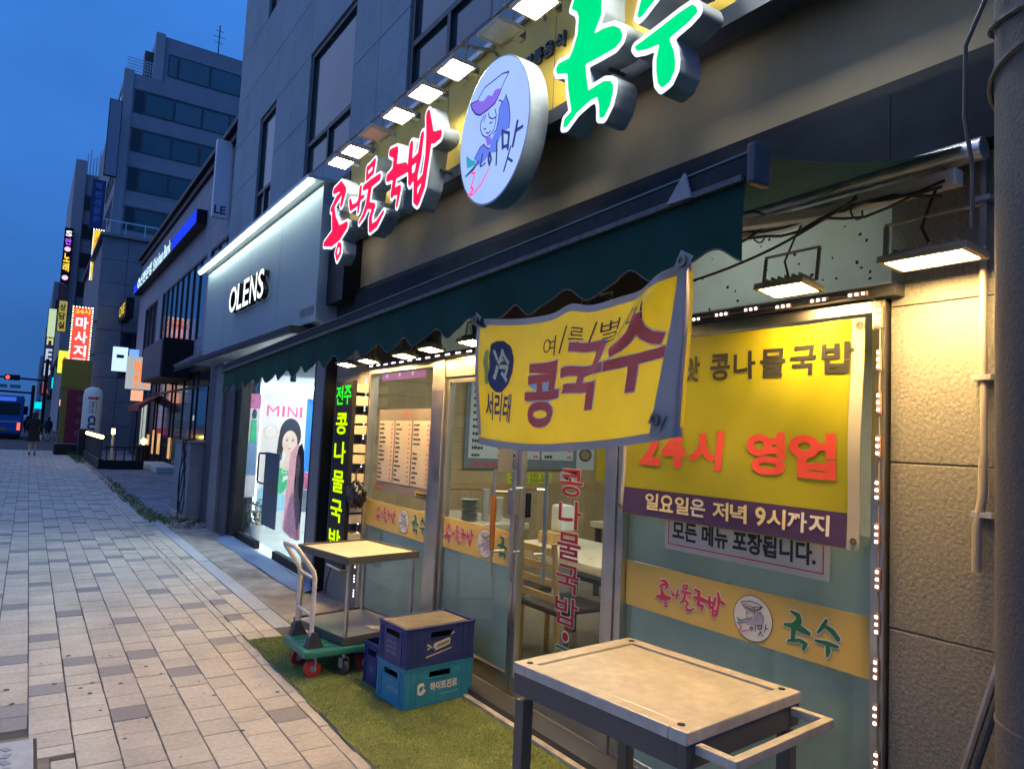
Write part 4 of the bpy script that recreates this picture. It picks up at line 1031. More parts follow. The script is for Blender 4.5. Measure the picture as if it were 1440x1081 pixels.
MB().add([(bxx-.026, 1.19, bz(1.19)+.045), (bxx-.026, 1.245, bz(1.2)-.02), (bxx-.026, 1.165, bz(1.2)-.02), (bxx-.034, 1.19, bz(1.19)+.045), (bxx-.034, 1.245, bz(1.2)-.02), (bxx-.034, 1.165, bz(1.2)-.02)], [(0, 1, 2), (5, 4, 3), (0, 3, 4, 1), (1, 4, 5, 2), (2, 5, 3, 0)]).build('bracket', mat('bracket_grey', (.26, .27, .29), .6), aw)
MB().tube([(2.30, ay0-.05, 2.43), (2.30, ay1+.05, 2.40)], .035, 12).build('roller', ALU, aw, smooth=True)
for (ya, yb, yc) in ((1.35, 2.05, 1.5), (5.7, 5.0, 5.6)):
    a = MB().beam((2.30, ya, 2.34), (1.82, yb, 2.27), .05, .035).beam((1.82, yb, 2.255), (bxx+.03, yc, bz(yc)+.005), .045, .03)
    a.build('folding_arm', PAINTW, aw, bevel=.006)
MB().beam((2.27, 1.02, 2.35), (2.27, 6.0, 2.31), .05, .05).build('wall_rail', PAINTW, aw, bevel=.005)

# cables looping along the awning rail
cb = thing('cable_bundle', 'black cables tied loosely along the awning rail above the banner', 'cables', (2.23, 1.7, 2.3))
for s_ in range(4):
    pts = []; ph = random.uniform(0, 6)
    for i in range(60):
        y = 1.05+i*.08
        pts.append((2.232+.014*math.sin(i*.7+ph), y, 2.315+.022*math.sin(i*.45+ph)+.014*math.sin(i*1.3+2*ph)))
    MB().tube(pts, .0045, 6).build('cable', CABLE, cb, smooth=True)
for pts in ([(2.22, 1.62, 2.33), (2.2, 1.70, 2.39), (2.19, 1.80, 2.385), (2.2, 1.88, 2.31), (2.22, 1.98, 2.29)], [(2.2, 1.30, 2.34), (2.16, 1.6, 2.22), (2.12, 1.95, 2.15), (2.1, 2.35, 2.14), (2.2, 2.7, 2.24)], [(2.2, 2.0, 2.32), (2.14, 2.06, 2.18), (2.13, 2.12, 2.10), (2.16, 2.3, 2.02)],
            [(2.21, 4.1, 2.3), (2.18, 4.2, 2.42), (2.18, 4.3, 2.40), (2.2, 4.35, 2.2)], [(2.2, 4.9, 2.3), (2.16, 5.0, 2.22), (2.16, 5.05, 2.14), (2.2, 5.1, 2.1)]):
    q = []
    P = [Vector(p) for p in pts]; P = [P[0]]+P+[P[-1]]
    for i in range(1, len(P)-2):
        for k in range(6):
            t_ = k/6; a, b, c, d = P[i-1:i+3]
            q.append(.5*((2*b)+(c-a)*t_+(2*a-5*b+4*c-d)*t_*t_+(3*b-a-3*c+d)*t_**3))
    MB().tube(q, .005, 6).build('cable', CABLE, cb, smooth=True)
for y in (1.33, 1.72, 1.84, 2.6, 3.4): MB().tube([(2.245+.033*math.cos(a), y+.004*math.sin(a*2), 2.325+.04*math.sin(a)) for a in np.linspace(0, 2*PI, 13)[:-1]], .0035, 5, closed=True).build('cable_tie', CABLE, cb)

# ================================================================== BANNERS
class Chars(list):
    def build(s, mats, parent):
        for m, mi in s: m.build('character', mats[mi], parent)
def tex_on(mb, body, surf, s0, t0, w, h, d, bold, mi, sub=.03, shear=0):
    m = MB(); put_text(m, body, surf, s0, t0, w, h, d, bold, 0, sub=sub, shear=shear); mb.append((m, mi))
# -- hanging banner tied to the awning bar
hb = thing('hanging_banner', 'crumpled yellow cold bean noodle banner tied under the awning front', 'banner', (1.27, 1.65, 1.5))
HW, HH = 1.0, .43
def hsurf(s, t, d):
    u = s/HW; v = t/HH                                   # u 0..1 left to right, v 0 bottom .. 1 top
    yl = 2.160*v+2.075*(1-v); yr = 1.150*v+1.165*(1-v)
    y = yl+(yr-yl)*u
    zt = 1.925+.016*(u-.5)-.055*math.sin(PI*u)*(1-.35*math.exp(-((u-.56)/.05)**2)); zb = 1.478+.045*u*u-.020*math.sin(PI*u)
    z_ = zb+(zt-zb)*v
    fold = .011*math.sin(7.5*u+2.0*v)*(.35+.65*v)+.004*math.sin(17*u-5*v+1)+.014*math.exp(-(((u-.02)-.35*(1-v))/.08)**2)*v
    fold += -.022*math.exp(-((u-.93+.5*(1-v))/.06)**2)*(v) + .016*math.exp(-((u-.80+.3*(1-v))/.05)**2)*v
    return (1.262-.03*(1-v)*math.sin(PI*u)+fold-d, y, z_)
MB().sheet(lambda u, v: hsurf(u*HW, v*HH, 0), 90, 44).build('cloth', YELLOW, hb, smooth=True)
for q in (lambda u, v: hsurf(u*HW, (v*.055)*HH, .0022), lambda u, v: hsurf(u*HW, (.95+v*.05)*HH, .0022)): MB().sheet(q, 90, 3).build('hem', VINYL, hb, smooth=True)
MB().sheet(lambda u, v: hsurf(u*.022*HW, (.07+v*.86)*HH, .0022), 2, 40).build('hem', VINYL, hb, smooth=True)
def flap(u, v):                                          # right end folded back over the front
    p0 = Vector(hsurf(HW, v*HH, 0)); wdt = .012+.055*(1-v)**.9
    a = u*1.0
    return (p0.x-.012-.020*math.sin(min(1, a*3)*PI/2)-.012*(1-v)*a, p0.y-.014*math.sin(PI*min(1, a*1.6))+wdt*a*1.0, p0.z-.004*a)
MB().sheet(flap, 12, 40).build('folded_end', VINYLB, hb, smooth=True)
gr = MB()
def ringm(mb, c, r0, r1, n=20, ax='X'):
    vs = []
    for k, (r_, dx) in enumerate(((r1, 0), (r1, -.004), (r0, -.004), (r0, 0))):
        for j in range(n):
            a = 2*PI*j/n; vs.append((c[0]+dx, c[1]+r_*math.cos(a), c[2]+r_*math.sin(a)))
    mb.add(vs, [(k*n+j, k*n+(j+1) % n, ((k+1) % 4)*n+(j+1) % n, ((k+1) % 4)*n+j) for k in range(4) for j in range(n)])
pb = Vector(flap(.72, .10))
for c in ((hsurf(.006, HH*.985, .012)), (hsurf(HW, HH*.99, .03)), (pb.x-.006, pb.y, pb.z)):
    MB().obox((c[0]+.003, c[1], c[2]), (.003, .042, .042), Matrix.Rotation(.5, 3, 'X')).build('corner_patch', VINYLB, hb, bevel=.014)
    g_ = MB(); ringm(g_, (c[0]-.003, c[1], c[2]), .007, .014); g_.build('eyelet', mat('eyelet_brass', (.25, .2, .14), .4, metal=.8), hb, smooth=True)
t = Chars()
for chh, s0, w, t0, h_ in (('콩', .335, .175, .075, .20), ('국', .515, .185, .115, .20), ('수', .71, .20, .145, .205)):
    tex_on(t, chh, hsurf, s0-.003, t0-.003, w+.006, h_+.006, .003, .040, 1, .025, .12); tex_on(t, chh, hsurf, s0, t0, w, h_, .0045, .026, 0, .025, .12)
for chh, s0, w, t0, h_ in (('여', .445, .055, .292, .062), ('/', .515, .028, .292, .075), ('름', .552, .060, .298, .062), ('/', .628, .03, .30, .075), ('별', .672, .068, .305, .066), ('/', .76, .03, .308, .075), ('미', .79, .06, .316, .062)):
    tex_on(t, chh, hsurf, s0, t0, w, h_, .003, -.004, 2, .03, .1)
for chh, s0, w in (('서', .062, .05), ('리', .122, .05), ('태', .184, .055)): tex_on(t, chh, hsurf, s0, .085, w, .095, .003, .022, 3, .03, .05)
bean = [(.085, .225), (.10, .20), (.13, .185), (.165, .185), (.21, .215), (.25, .255), (.262, .295), (.245, .335), (.205, .352), (.15, .35), (.105, .34), (.095, .30), (.10, .26)]
bf = refine(*fill(contour([], [bean], .004, .006, .02)), .03); m_ = MB(); m_.flat(*bf, hsurf, .0028); t.append((m_, 3))
lob = fill(contour([[(.075, .31, .012), (.068, .28, .013), (.078, .25, .012), (.075, .215, .012)]], [], 0, .004, .01)); m_ = MB(); m_.flat(*refine(*lob, .03), hsurf, .0025); t.append((m_, 5))
tex_on(t, '冷', hsurf, .115, .215, .12, .115, .0042, .03, 4, .03, 0)
t.build([mat('banner_red', (.88, .12, .07), .5, var=.05), INKW, INK, NAVY, INKY, mat('print_lime', (.35, .42, .05), .5)], hb)
# -- opening hours banner on the right window
ob = thing('hours_banner', 'yellow and purple opening hours banner on the right window', 'banner', (2.37, 1.95, 1.17))
OW, OH = 1.185, .80
def osurf(s, t, d):
    u = s/OW; v = t/OH
    y = (2.535*v+2.556*(1-v))*(1-u)+(1.352*v+1.372*(1-v))*u
    z_ = 1.178+v*.79+.010*(1-u)*v
    x = 2.352+.010*math.sin(3.2*u+1.5*v)+.009*math.sin(8*(u+v*.8))*(v*(1-v)*3.2)+.012*math.exp(-((u-.78+.55*(1-v))/.07)**2)*v-.010*math.exp(-((u-.93+.35*(1-v))/.05)**2)*v
    return (x-d, y, z_)
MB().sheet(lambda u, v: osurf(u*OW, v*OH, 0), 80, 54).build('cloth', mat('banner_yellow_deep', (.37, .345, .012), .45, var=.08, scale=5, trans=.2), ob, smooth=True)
pbm = MB(); pbm.sheet(lambda u, v: osurf((.018+u*.942)*OW, (.004+v*.150)*OH, .002), 70, 12); pbm.build('purple_band', PURPLE, ob, smooth=True)
WHEM = mat('white_hem', (.50, .48, .44), .4, var=.05, trans=.2)
MB().sheet(lambda u, v: osurf((.0+u*.018)*OW, v*OH, .003), 2, 54).build('hem', WHEM, ob, smooth=True); MB().sheet(lambda u, v: osurf((.962+u*.038)*OW, v*OH, .003), 3, 54).build('hem', WHEM, ob, smooth=True)
for (s, tt) in ((.010, .03), (1.165, .03), (1.168, .775), (.012, .77)):
    c = osurf(s, tt, .004); g_ = MB(); ringm(g_, c, .006, .012); g_.build('eyelet', MATS['eyelet_brass'], ob, smooth=True)
t = Chars()
x = .055
for chh, w in (('늘', .10), ('이', .085), ('맛', .105), (' ', .035), ('콩', .115), ('나', .115), ('물', .125), ('국', .125), ('밥', .13)):
    if chh != ' ': tex_on(t, chh, osurf, x*1.07+.085, .600+.012*x, w*.93, .112, .003, .027, 0, .03)
    x += w+.003
for chh, s0, w in (('2', .075, .135), ('4', .215, .14), ('시', .375, .175), ('영', .665, .185), ('업', .865, .195)): tex_on(t, chh, osurf, s0+.035, .232, w, .165, .003, .042, 1, .03)
x = .16
for chh, w, mi in (('일', .085, 3), ('요', .085, 3), ('일', .085, 3), ('은', .085, 2), (' ', .03, 2), ('저', .085, 3), ('녁', .085, 3), (' ', .03, 2), ('9', .05, 3), ('시', .085, 3), ('까', .085, 2), ('지', .085, 2)):
    if chh != ' ': tex_on(t, chh, osurf, x*1.05-.005, .033, w*.96, .074, .0045, .025, mi, .03)
    x += w
t.build([INK, RED, INKW, INKY], ob)
# -- takeaway notice behind it
tn = thing('takeaway_notice', 'white takeaway notice with a red border below the opening hours banner', 'notice', (2.4, 1.9, 1.0))
MB().box(2.4075, 2.4112, 1.515, 2.312, 1.045, 1.24).build('sheet', mat('notice_paper', (.62, .60, .55), .6, var=.04), tn)
bd_ = MB(); fnn = FX(2.407, 2.312, 1.045)
for (a, b, c, d) in ((.02, .777, .022, .027), (.02, .025, .027, .19), (.772, .777, .027, .19)): bd_.add([fnn(a, c, .001), fnn(b, c, .001), fnn(b, d, .001), fnn(a, d, .001)], [(0, 1, 2, 3)])
bd_.build('border', RED, tn)
t = MB(); put_text(t, '모든 메뉴 포장됩니다.', fnn, .045, .045, .70, .085, .001, .035, 0); t.build('lettering', INK, tn)

# ================================================================== LED STRINGS
LEDM = emit('led_white', (.80, .86, 1.0), 7)
ledb = mat('led_base', (.40, .22, .13), .5)
ls = thing('led_string', 'string of small white LED modules along the shopfront frame', 'LED string', (2.36, 3.5, 2.05))
def ledmod(p, vert):
    b = MB(); x, y, z_ = p
    if vert: b.box(x-.008, x, y-.008, y+.008, z_-.036, z_+.036, 0)
    else: b.box(x-.008, x, y-.036, y+.036, z_-.008, z_+.008, 0)
    for k in (-1, 0, 1):
        yy, zz = (y, z_+k*.024) if vert else (y+k*.024, z_)
        b.box(x-.0105, x-.0082, yy-.0042, yy+.0042, zz-.0042, zz+.0042, 1)
    b.build('led_module', [ledb, LEDM], ls)
y = 1.38
while y < 5.7: ledmod((2.342, y, 2.05+random.uniform(-.004, .004)), False); y += .146
z_ = 1.97
while z_ > .05: ledmod((2.372, 1.318+random.uniform(-.003, .003), z_), True); z_ -= .146
z_ = 1.95
while z_ > .05: ledmod((2.385, 5.80+random.uniform(-.008, .008), z_), True); z_ -= .12
w = MB().tube([(2.366, 5.8, .05), (2.366, 5.8, 1.9), (2.36, 5.74, 2.045), (2.339, 5.2, 2.05), (2.339, 1.40, 2.05), (2.36, 1.33, 2.03), (2.372, 1.318, 1.96), (2.372, 1.318, .05)], .0028, 6).build('wire', PIPE, ls)

# ================================================================== GREEN VERTICAL LED SIGN
vsn = thing('vertical_led_sign', 'tall black LED sign with green and yellow characters beside the grey pillar', 'sign', (2.28, 5.92, .4))
MB().box(2.235, 2.27, 5.70+.04, 6.13, .36, 1.93).build('front_plate', BLACK, vsn, bevel=.004)
LG = emit('led_green', (.03, .95, .03), .95); LY = emit('led_lime', (.55, .90, .0), 1.0)
for q, chh in enumerate('전주'):
    t = MB(); put_text(t, chh, FX(2.235, 6.12-q*.19, 1.725), 0, 0, .17, .165, .003, .015, 0); t.build('lettering', LG, vsn)
zc = 1.655
for chh in '콩나물국밥':
    t = MB(); put_text(t, chh, FX(2.235, 6.08, zc-.185), 0, 0, .27, .185, .003, .022, 0); t.build('lettering', LY, vsn)
    for (dz, hgt) in ((-.05, .07), (-.14, .075)):
        MB().box(2.271, 2.398, 5.735, 5.75+.30, zc+dz-hgt/2, zc+dz+hgt/2).build('letter_box', CREAM, vsn, bevel=.004)
    zc -= .247
MB().box(2.271, 2.398, 5.735, 6.1, 1.72, 1.80).build('letter_box', CREAM, vsn); MB().box(2.271, 2.398, 5.735, 6.1, 1.83, 1.9).build('letter_box', CREAM, vsn)
# black plastic bag hung on the sign's edge
bg_ = MB()
def bagp(u, v):
    a = u*2*PI; prof = math.sin(PI*min(1, .12+v*.85))**.7
    r_ = .085*prof*(1+.16*math.sin(5*a+v*9)+.1*math.sin(9*a-7*v))+.004
    return (2.30+r_*.8*math.cos(a), 5.70+r_*1.35*math.sin(a), .88+v*.21+.008*math.sin(7*a))
bg_.sheet(bagp, 40, 18)
bgr = thing('plastic_bag', 'crumpled black plastic bag hanging beside the vertical sign', 'bag', (2.3, 5.70, .88))
bg_.build('bag', mat('black_plastic', (.008, .008, .008), .28, var=.1), bgr, smooth=True)
MB().tube([(2.30, 5.70, 1.08), (2.30, 5.715, 1.16), (2.325, 5.73, 1.20)], .005, 6).build('string', CABLE, bgr)
jb = thing('junction_box', 'grey wall box with a hanging cable low on the pier', 'junction box', (2.36, 6.2, .42))
MB().box(2.31, 2.398, 6.0, 6.3, .30, .47).build('box', WHITE, jb, bevel=.006); MB().tube([(2.35, 6.28, .30), (2.36, 6.4, .15), (2.37, 6.45, .02)], .006, 6).build('cable', CABLE, jb)

# ================================================================== PIER PIPE, LEANING BAR, POLE
pi_ = thing('conduit_pipe', 'thin white conduit pipe running down the rough stone pier', 'pipe', (2.38, 1.0, 1.2))
MB().tube([(2.375, 1.0, 2.42), (2.375, 1.0, 1.50)], .010, 10).build('upper_length', PIPE, pi_, smooth=True)
MB().tube([(2.372, 1.0, 1.515), (2.372, 1.002, 1.40), (2.372, 1.018, 1.30), (2.372, 1.02, 1.17)], .013, 10).build('lower_length', PIPE, pi_, smooth=True)
for z_ in (2.3, 1.75, 1.34): MB().box(2.36, 2.397, .975, 1.03, z_-.008, z_+.008).build('clip', ALU, pi_)
lb_ = thing('leaning_bar', 'thin metal bar leaning against the stone pier behind the pole', 'bar', (2.25, 1.1, 0))
MB().tube([(2.28, 1.19, .0), (2.385, .90, 1.15)], .011, 8).build('bar', STEEL, lb_, smooth=True)
MB().tube([(2.28, 1.165, .0), (2.385, .875, 1.15)], .011, 8).build('bar', STEELD, lb_, smooth=True)
po = thing('utility_pole', 'round grey concrete utility pole at the right edge with cable straps', 'pole', (1.83, .565, 0))
MB().lathe([(.178, -.1), (.172, .96), (.172, .962), (.166, 3.2), (.16, 6)], (1.83, .565, 0), 40).build('shaft', POLEM, po, smooth=True)
MB().lathe([(.1735, .952), (.1745, .957), (.1735, .962)], (1.83, .565, 0), 40).build('joint_band', mat('band_dark', (.12, .11, .11), .8), po)
for z0, tl in ((2.50, .25), (2.32, -.35)):
    MB().tube([(1.83+.176*math.cos(a), .565+.176*math.sin(a), z0+tl*.176*math.cos(a)) for a in np.linspace(0, 2*PI, 33)[:-1]], .006, 6, closed=True).build('strap', mat('strap_grey', (.10, .10, .10), .6), po)
MB().tube([(1.70, .70, 2.55), (1.72, .76, 2.45), (1.76, .78, 2.30), (1.80, .78, 2.18), (1.82, .79, 2.05)], .005, 6).build('cable', mat('strap_grey', (.10, .10, .10), .6), po)

# ================================================================== LENS SHOP
OL = thing('lens_shop_sign', 'grey metal lens shop sign panel with white letters and a light tube on top', 'sign', (2.15, 9.0, 2.5))
BR = mat('brushed_panel', (.24, .32, .35), .55, var=.06, scale=3)
MB().box(2.12, 2.42, 6.50, 11.72, 2.50, 3.79).build('panel', BR, OL, bevel=.004)
for q in (7.8, 9.1, 10.4): MB().box(2.1188, 2.1196, q-.0015, q+.0015, 2.51, 3.78).build('seam', DARKGREY, OL)
MB().box(1.96, 2.42, 6.47, 11.76, 3.815, 3.85).build('top_hood', ALU, OL)
MB().box(1.985, 2.02, 6.49, 11.74, 3.79, 3.8135).build('light_tube', emit('tube_light', (.84, 1.0, .92), 15, sample=True), OL)
MB().box(1.96, 2.42, 6.72, 11.76, 2.40, 2.468).build('bottom_ledge', BLACK, OL, bevel=.004)
MB().box(1.99, 2.40, 6.75, 11.7, 2.392, 2.399).build('ledge_underside', ALU, OL)
OLW = emit('olens_white', (.93, .97, 1.0), 1.15)
for chh, y0, w in (('O', 9.80, .40), ('L', 9.37, .25), ('E', 9.06, .26), ('N', 8.74, .30), ('S', 8.39, .25)):
    t = MB(); put_text(t, chh, FX(2.05, y0, 2.945), 0, 0, w, .335, 0, .012, 0, depth=.065, side_mi=1); t.build('letter', [OLW, BLACK], OL)
t = MB(); put_text(t, '오렌즈 안양점', FX(2.12, 6.96, 2.575), 0, 0, .40, .085, .004, .01); t.build('branch_lettering', INK, OL)
# shell and interior
IW = mat('lens_interior_white', (.74, .76, .76), .5, var=.03)
MB().box(2.46, 6.2, 7.04, 11.2, 2.42, 2.5).build('ceiling', IW, B); MB().box(6.1, 6.2, 7.05, 11.2, .0, 2.42).build('back_wall', IW, B)
MB().box(2.51, 6.1, 10.85, 11.2, .0, 2.42).build('side_wall', IW, B); MB().box(2.46, 6.1, 7.041, 7.06, .0, 2.42).build('side_wall', IW, B)
MB().box(2.36, 6.1, 7.09, 10.85, .013, .03).build('floor', mat('lens_floor', (.62, .66, .62), .18, var=.05, scale=2), B)
for k in range(8): MB().box(2.40, 6.0, 7.5+k*.42, 7.5+k*.42+.002, .0305, .0312).build('floor_joint', PILLAR, B)
OLT = emit('lens_ceiling_light', (.93, .98, 1.0), 21, sample=True)
for (x, y) in ((2.95, 7.9), (2.95, 9.3), (4.1, 8.0), (4.1, 9.5), (5.2, 8.6)):
    f = MB().box(x-.32, x+.32, y-.32, y+.32, 2.402, 2.42).build('ceiling_light', WHITE, B); MB().box(x-.29, x+.29, y-.29, y+.29, 2.396, 2.401).build('diffuser', OLT, f)
# glass front
f = MB(); f.box(2.39, 2.45, 9.02, 9.95, .03, .12); dlo = f.build('glass_door', BLACK, B, bevel=.005)
MB().box(2.416, 2.424, 9.0, 9.96, .12, 2.42).build('pane', GLASS, dlo)
f = MB(); f.box(2.39, 2.45, 7.10, 8.28, .03, .12); dlo2 = f.build('glass_door', BLACK, B, bevel=.005); MB().box(2.395, 2.445, 8.0, 8.06, 2.02, 2.16).build('door_closer', BLACK, dlo2, bevel=.004)
MB().box(2.416, 2.424, 7.09, 8.99, .12, 2.42).build('pane', GLASS, dlo2)
MB().tube([(2.40, 8.78, 1.19), (2.36, 8.80, 1.19), (2.36, 8.98, 1.185), (2.36, 9.0, 1.165), (2.36, 9.0, .86), (2.36, 8.98, .84), (2.36, 8.8, .835), (2.40, 8.78, .835)], .012, 8).build('handle', BLACK, dlo2, smooth=True)
hs = thing('door_sign_board', 'tall grey blue board hung on the lens shop door beside its handle', 'sign', (2.39, 8.45, .36))
MB().box(2.376, 2.388, 8.20, 8.775, .36, 1.21).build('board', mat('board_blue_grey', (.075, .105, .14), .35, var=.2, scale=3), hs, bevel=.004)
MB().box(2.3735, 2.3755, 8.22, 8.6, .72, .88).build('picture', mat('board_picture', (.10, .10, .07), .4, var=.4, scale=9), hs)
# floodlit poster wall inside
pw = thing('poster_wall', 'illuminated poster wall with a pink lens poster and a blue poster inside the shop', 'poster wall', (3.2, 10.25, .1))
MB().box(2.66, 4.3, 10.28, 10.40, .031, 2.24).build('light_box', IW, pw)
EDGE = emit('edge_led', (.85, .95, 1.0), 5, sample=True)
MB().box(2.655, 2.685, 10.262, 10.279, .20, 2.12).build('edge_light', EDGE, pw); MB().box(2.69, 4.25, 10.262, 10.279, 2.06, 2.12).build('edge_light', EDGE, pw)
fn = FY(2.71, 10.28, .34)
ps = MB(); ps.add([fn(a, b, .003) for a, b in ((0, 0), (.60, 0), (.60, 1.62), (0, 1.62))], [(0, 1, 2, 3)], 0)
def ell(mb, fn, cx, cz, rx, rz, d, mi, n=28, a0=0, a1=2*PI):
    mb.add([fn(cx+rx*math.cos(a), cz+rz*math.sin(a), d) for a in np.linspace(a0, a1, n+1)[:-1]], [tuple(range(n))], mi)
[put_text(ps, c_, fn, .05+q_, 1.32, w_, .15, .005, 0.0, 1) for c_, q_, w_ in (('M', 0, .17), ('I', .215, .035), ('N', .29, .14), ('I', .465, .035))]
ell(ps, fn, .40, 1.06, .155, .245, .005, 2); ps.poly([(.24, 1.05), (.22, .74), (.30, .70), (.32, 1.0)], fn, .0052, 2)
ell(ps, fn, .40, .965, .105, .165, .0065, 3); ps.poly([(.36, .85), (.44, .85), (.455, .70), (.56, .63), (.56, .4), (.22, .4), (.22, .63), (.345, .70)], fn, .006, 3)
ps.poly([(.20, .62), (.30, .60), (.40, .56), (.50, .60), (.60, .62), (.60, .16), (.20, .16)], fn, .0075, 4)
put_text(ps, '2', fn, .33, .22, .17, .28, .009, .03, 0); put_text(ps, 'GEE', fn, .31, .52, .20, .06, .009, .01, 0)
ps.poly([(.0, .30), (.10, .34), (.20, .26), (.60, .20), (.60, 0), (0, 0)], fn, .0085, 5)
for sx in (-.042, .042): ell(ps, fn, .40+sx, .99, .020, .008, .008, 2, 12); ell(ps, fn, .40+sx, 1.018, .026, .004, .008, 2, 12)
ell(ps, fn, .40, .875, .024, .009, .008, 6, 12); ell(ps, fn, .40, .925, .010, .010, .0078, 7, 10)
ell(ps, fn, .12, 1.10, .10, .10, .004, 7); ell(ps, fn, .12, 1.10, .08, .085, .0055, 0)
ps.build('pink_poster', [mat('poster_pink', (.74, .64, .61), .4, var=.03), mat('poster_magenta', (.80, .09, .25), .4), HAIR, mat('poster_skin', (.72, .52, .43), .5), mat('poster_green', (.03, .42, .17), .5), mat('poster_sky', (.35, .58, .72), .5), mat('poster_lip', (.60, .08, .09), .5), mat('poster_beige', (.66, .50, .43), .5)], pw)
fn = FY(3.325, 10.28, .34); ps = MB()
ps.add([fn(a, b, .003) for a, b in ((0, .55), (.6, .55), (.6, 1.6), (0, 1.6))], [(0, 1, 2, 3)], 0); ell(ps, fn, .26, 1.02, .20, .26, .005, 1)
for k in range(26): ell(ps, fn, .26+random.uniform(-.12, .12), 1.02+random.uniform(-.18, .18), .008, .008, .007, 0, 8)
ps.poly([(0, 1.6), (.22, 1.36), (.6, 1.5), (.6, 1.52), (.22, 1.40), (.05, 1.6)], fn, .006, 1)
ps.add([fn(a, b, .003) for a, b in ((0, .30), (.6, .30), (.6, .54), (0, .54))], [(0, 1, 2, 3)], 2); ps.add([fn(a, b, .003) for a, b in ((0, -.02), (.6, -.02), (.6, .29), (0, .29))], [(0, 1, 2, 3)], 3)
ps.build('blue_poster', [mat('poster_blue', (.02, .21, .72), .4), mat('poster_blue_d', (.02, .13, .55), .4), mat('poster_rose', (.45, .10, .22), .4, var=.4, scale=14), mat('poster_slate', (.10, .13, .18), .4, var=.4, scale=14)], pw)
sp_ = thing('side_poster', 'narrow pale poster with a figure in jeans at the left end of the lens shop', 'poster', (2.56, 10.0, .6))
fn = FY(2.475, 10.1, .55); ps = MB()
MB().box(2.475, 2.63, 10.1, 10.125, .55, 1.95).build('board', mat('side_board', (.60, .56, .60), .4), sp_)
ps.add([fn(a, b, .003) for a, b in ((0, 1.2), (.155, 1.2), (.155, 1.4), (0, 1.4))], [(0, 1, 2, 3)], 3)
ell(ps, fn, .075, 1.12, .032, .075, .004, 0); ps.poly([(.04, 1.05), (.11, 1.05), (.125, .72), (.03, .72)], fn, .005, 1); ps.poly([(.02, .74), (.13, .74), (.14, .30), (.0, .30)], fn, .006, 2)
ps.poly([(.05, 1.06), (.11, 1.06), (.14, .9), (.09, .85)], fn, .0045, 4); ps.build('print', [HAIR, MATS['poster_green'], mat('poster_jean', (.16, .25, .45), .5), MATS['poster_rose'], MATS['poster_skin']], sp_)
# cut-out figure sticker on the glass
cu = thing('cutout_poster', 'pink cut-out poster of a long haired woman in lavender on the lens shop glass', 'poster', (2.40, 7.6, .34))
fn = FX(2.409, 8.02, .34); ps = MB()
ps.poly([(.0, .06), (.30, .0), (.62, .02), (.62, .6), (.5, .95), (.36, 1.0), (.12, .9), (.06, .5)], fn, .002, 0)
ps.poly([(.34, .40), (.50, .10), (.61, .20), (.64, .65), (.59, .92), (.50, 1.01), (.40, .97), (.34, .84), (.33, .60)], fn, .0028, 1)
ps.poly([(.06, .04), (.50, .0), (.52, .30), (.44, .44), (.26, .48), (.13, .30)], fn, .004, 2)
ps.poly([(.50, .0), (.61, .02), (.56, .40), (.48, .50), (.40, .52), (.34, .46), (.44, .43), (.50, .32)], fn, .005, 3); ell(ps, fn, .42, .755, .082, .135, .005, 3)
ps.poly([(.39, .62), (.48, .62), (.47, .46), (.36, .46)], fn, .0045, 3); ell(ps, fn, .395, .66, .02, .012, .006, 4, 12)
for sx in (-.03, .035): ell(ps, fn, .42+sx, .765, .017, .007, .0065, 1, 10)
ps.build('print', [mat('cut_pink', (.62, .30, .34), .5, trans=.6), HAIR, mat('cut_lavender', (.66, .54, .66), .5, var=.4, scale=30, trans=.6), mat('cut_skin', (.66, .44, .36), .5, trans=.5), MATS['poster_lip']], cu)
# potted plant inside the glass
pt = thing('potted_plant', 'small leafy plant in a white pot with a pink ribbon inside the lens shop', 'plant', (2.56, 9.62, .03))
MB().lathe([(.075, .03), (.10, .24), (.088, .24), (.085, .20)], (2.56, 9.62, 0), 24).build('pot', WHITE, pt, smooth=True)
lf = MB()
for k in range(90):
    a = random.uniform(0, 2*PI); r_ = random.uniform(.01, .15); z_ = .24+random.uniform(.02, .36)*(1-r_*2.5); s_ = random.uniform(.022, .04)
    c = Vector((2.56+r_*math.cos(a), 9.62+r_*math.sin(a), z_)); d = Vector((math.cos(a), math.sin(a), random.uniform(-.3, .9))).normalized(); e = d.orthogonal().normalized(); e = Matrix.Rotation(random.uniform(0, 6), 3, d) @ e
    lf.add([c-d*s_, c+e*s_*.6, c+d*s_, c-e*s_*.6], [(0, 1, 2, 3)])
lf.build('foliage', LEAF, pt)
sm = MB()
for k in range(9):
    a = k*.7; sm.tube([(2.56, 9.62, .2), (2.56+.05*math.cos(a), 9.62+.05*math.sin(a), .36), (2.56+.10*math.cos(a), 9.62+.10*math.sin(a), .47)], .004, 5)
sm.build('stem', WOODL, pt); MB().sheet(lambda u, v: (2.475-.012*math.sin(v*5), 9.56+u*.05+.02*math.sin(v*4), .14+v*.25), 2, 8).build('ribbon', mat('ribbon', (.62, .20, .30), .5), pt)
tp = MB().sheet(lambda u, v: (2.155+u*.19+.006*math.sin(v*21), 6.55+v*3.6, .010+.012*math.sin(v*13+u*2)*u+.035*u), 8, 60).build('tarp_strip', TARP); tag(tp, 'blue tarpaulin strip along the lens shop threshold', 'tarp')

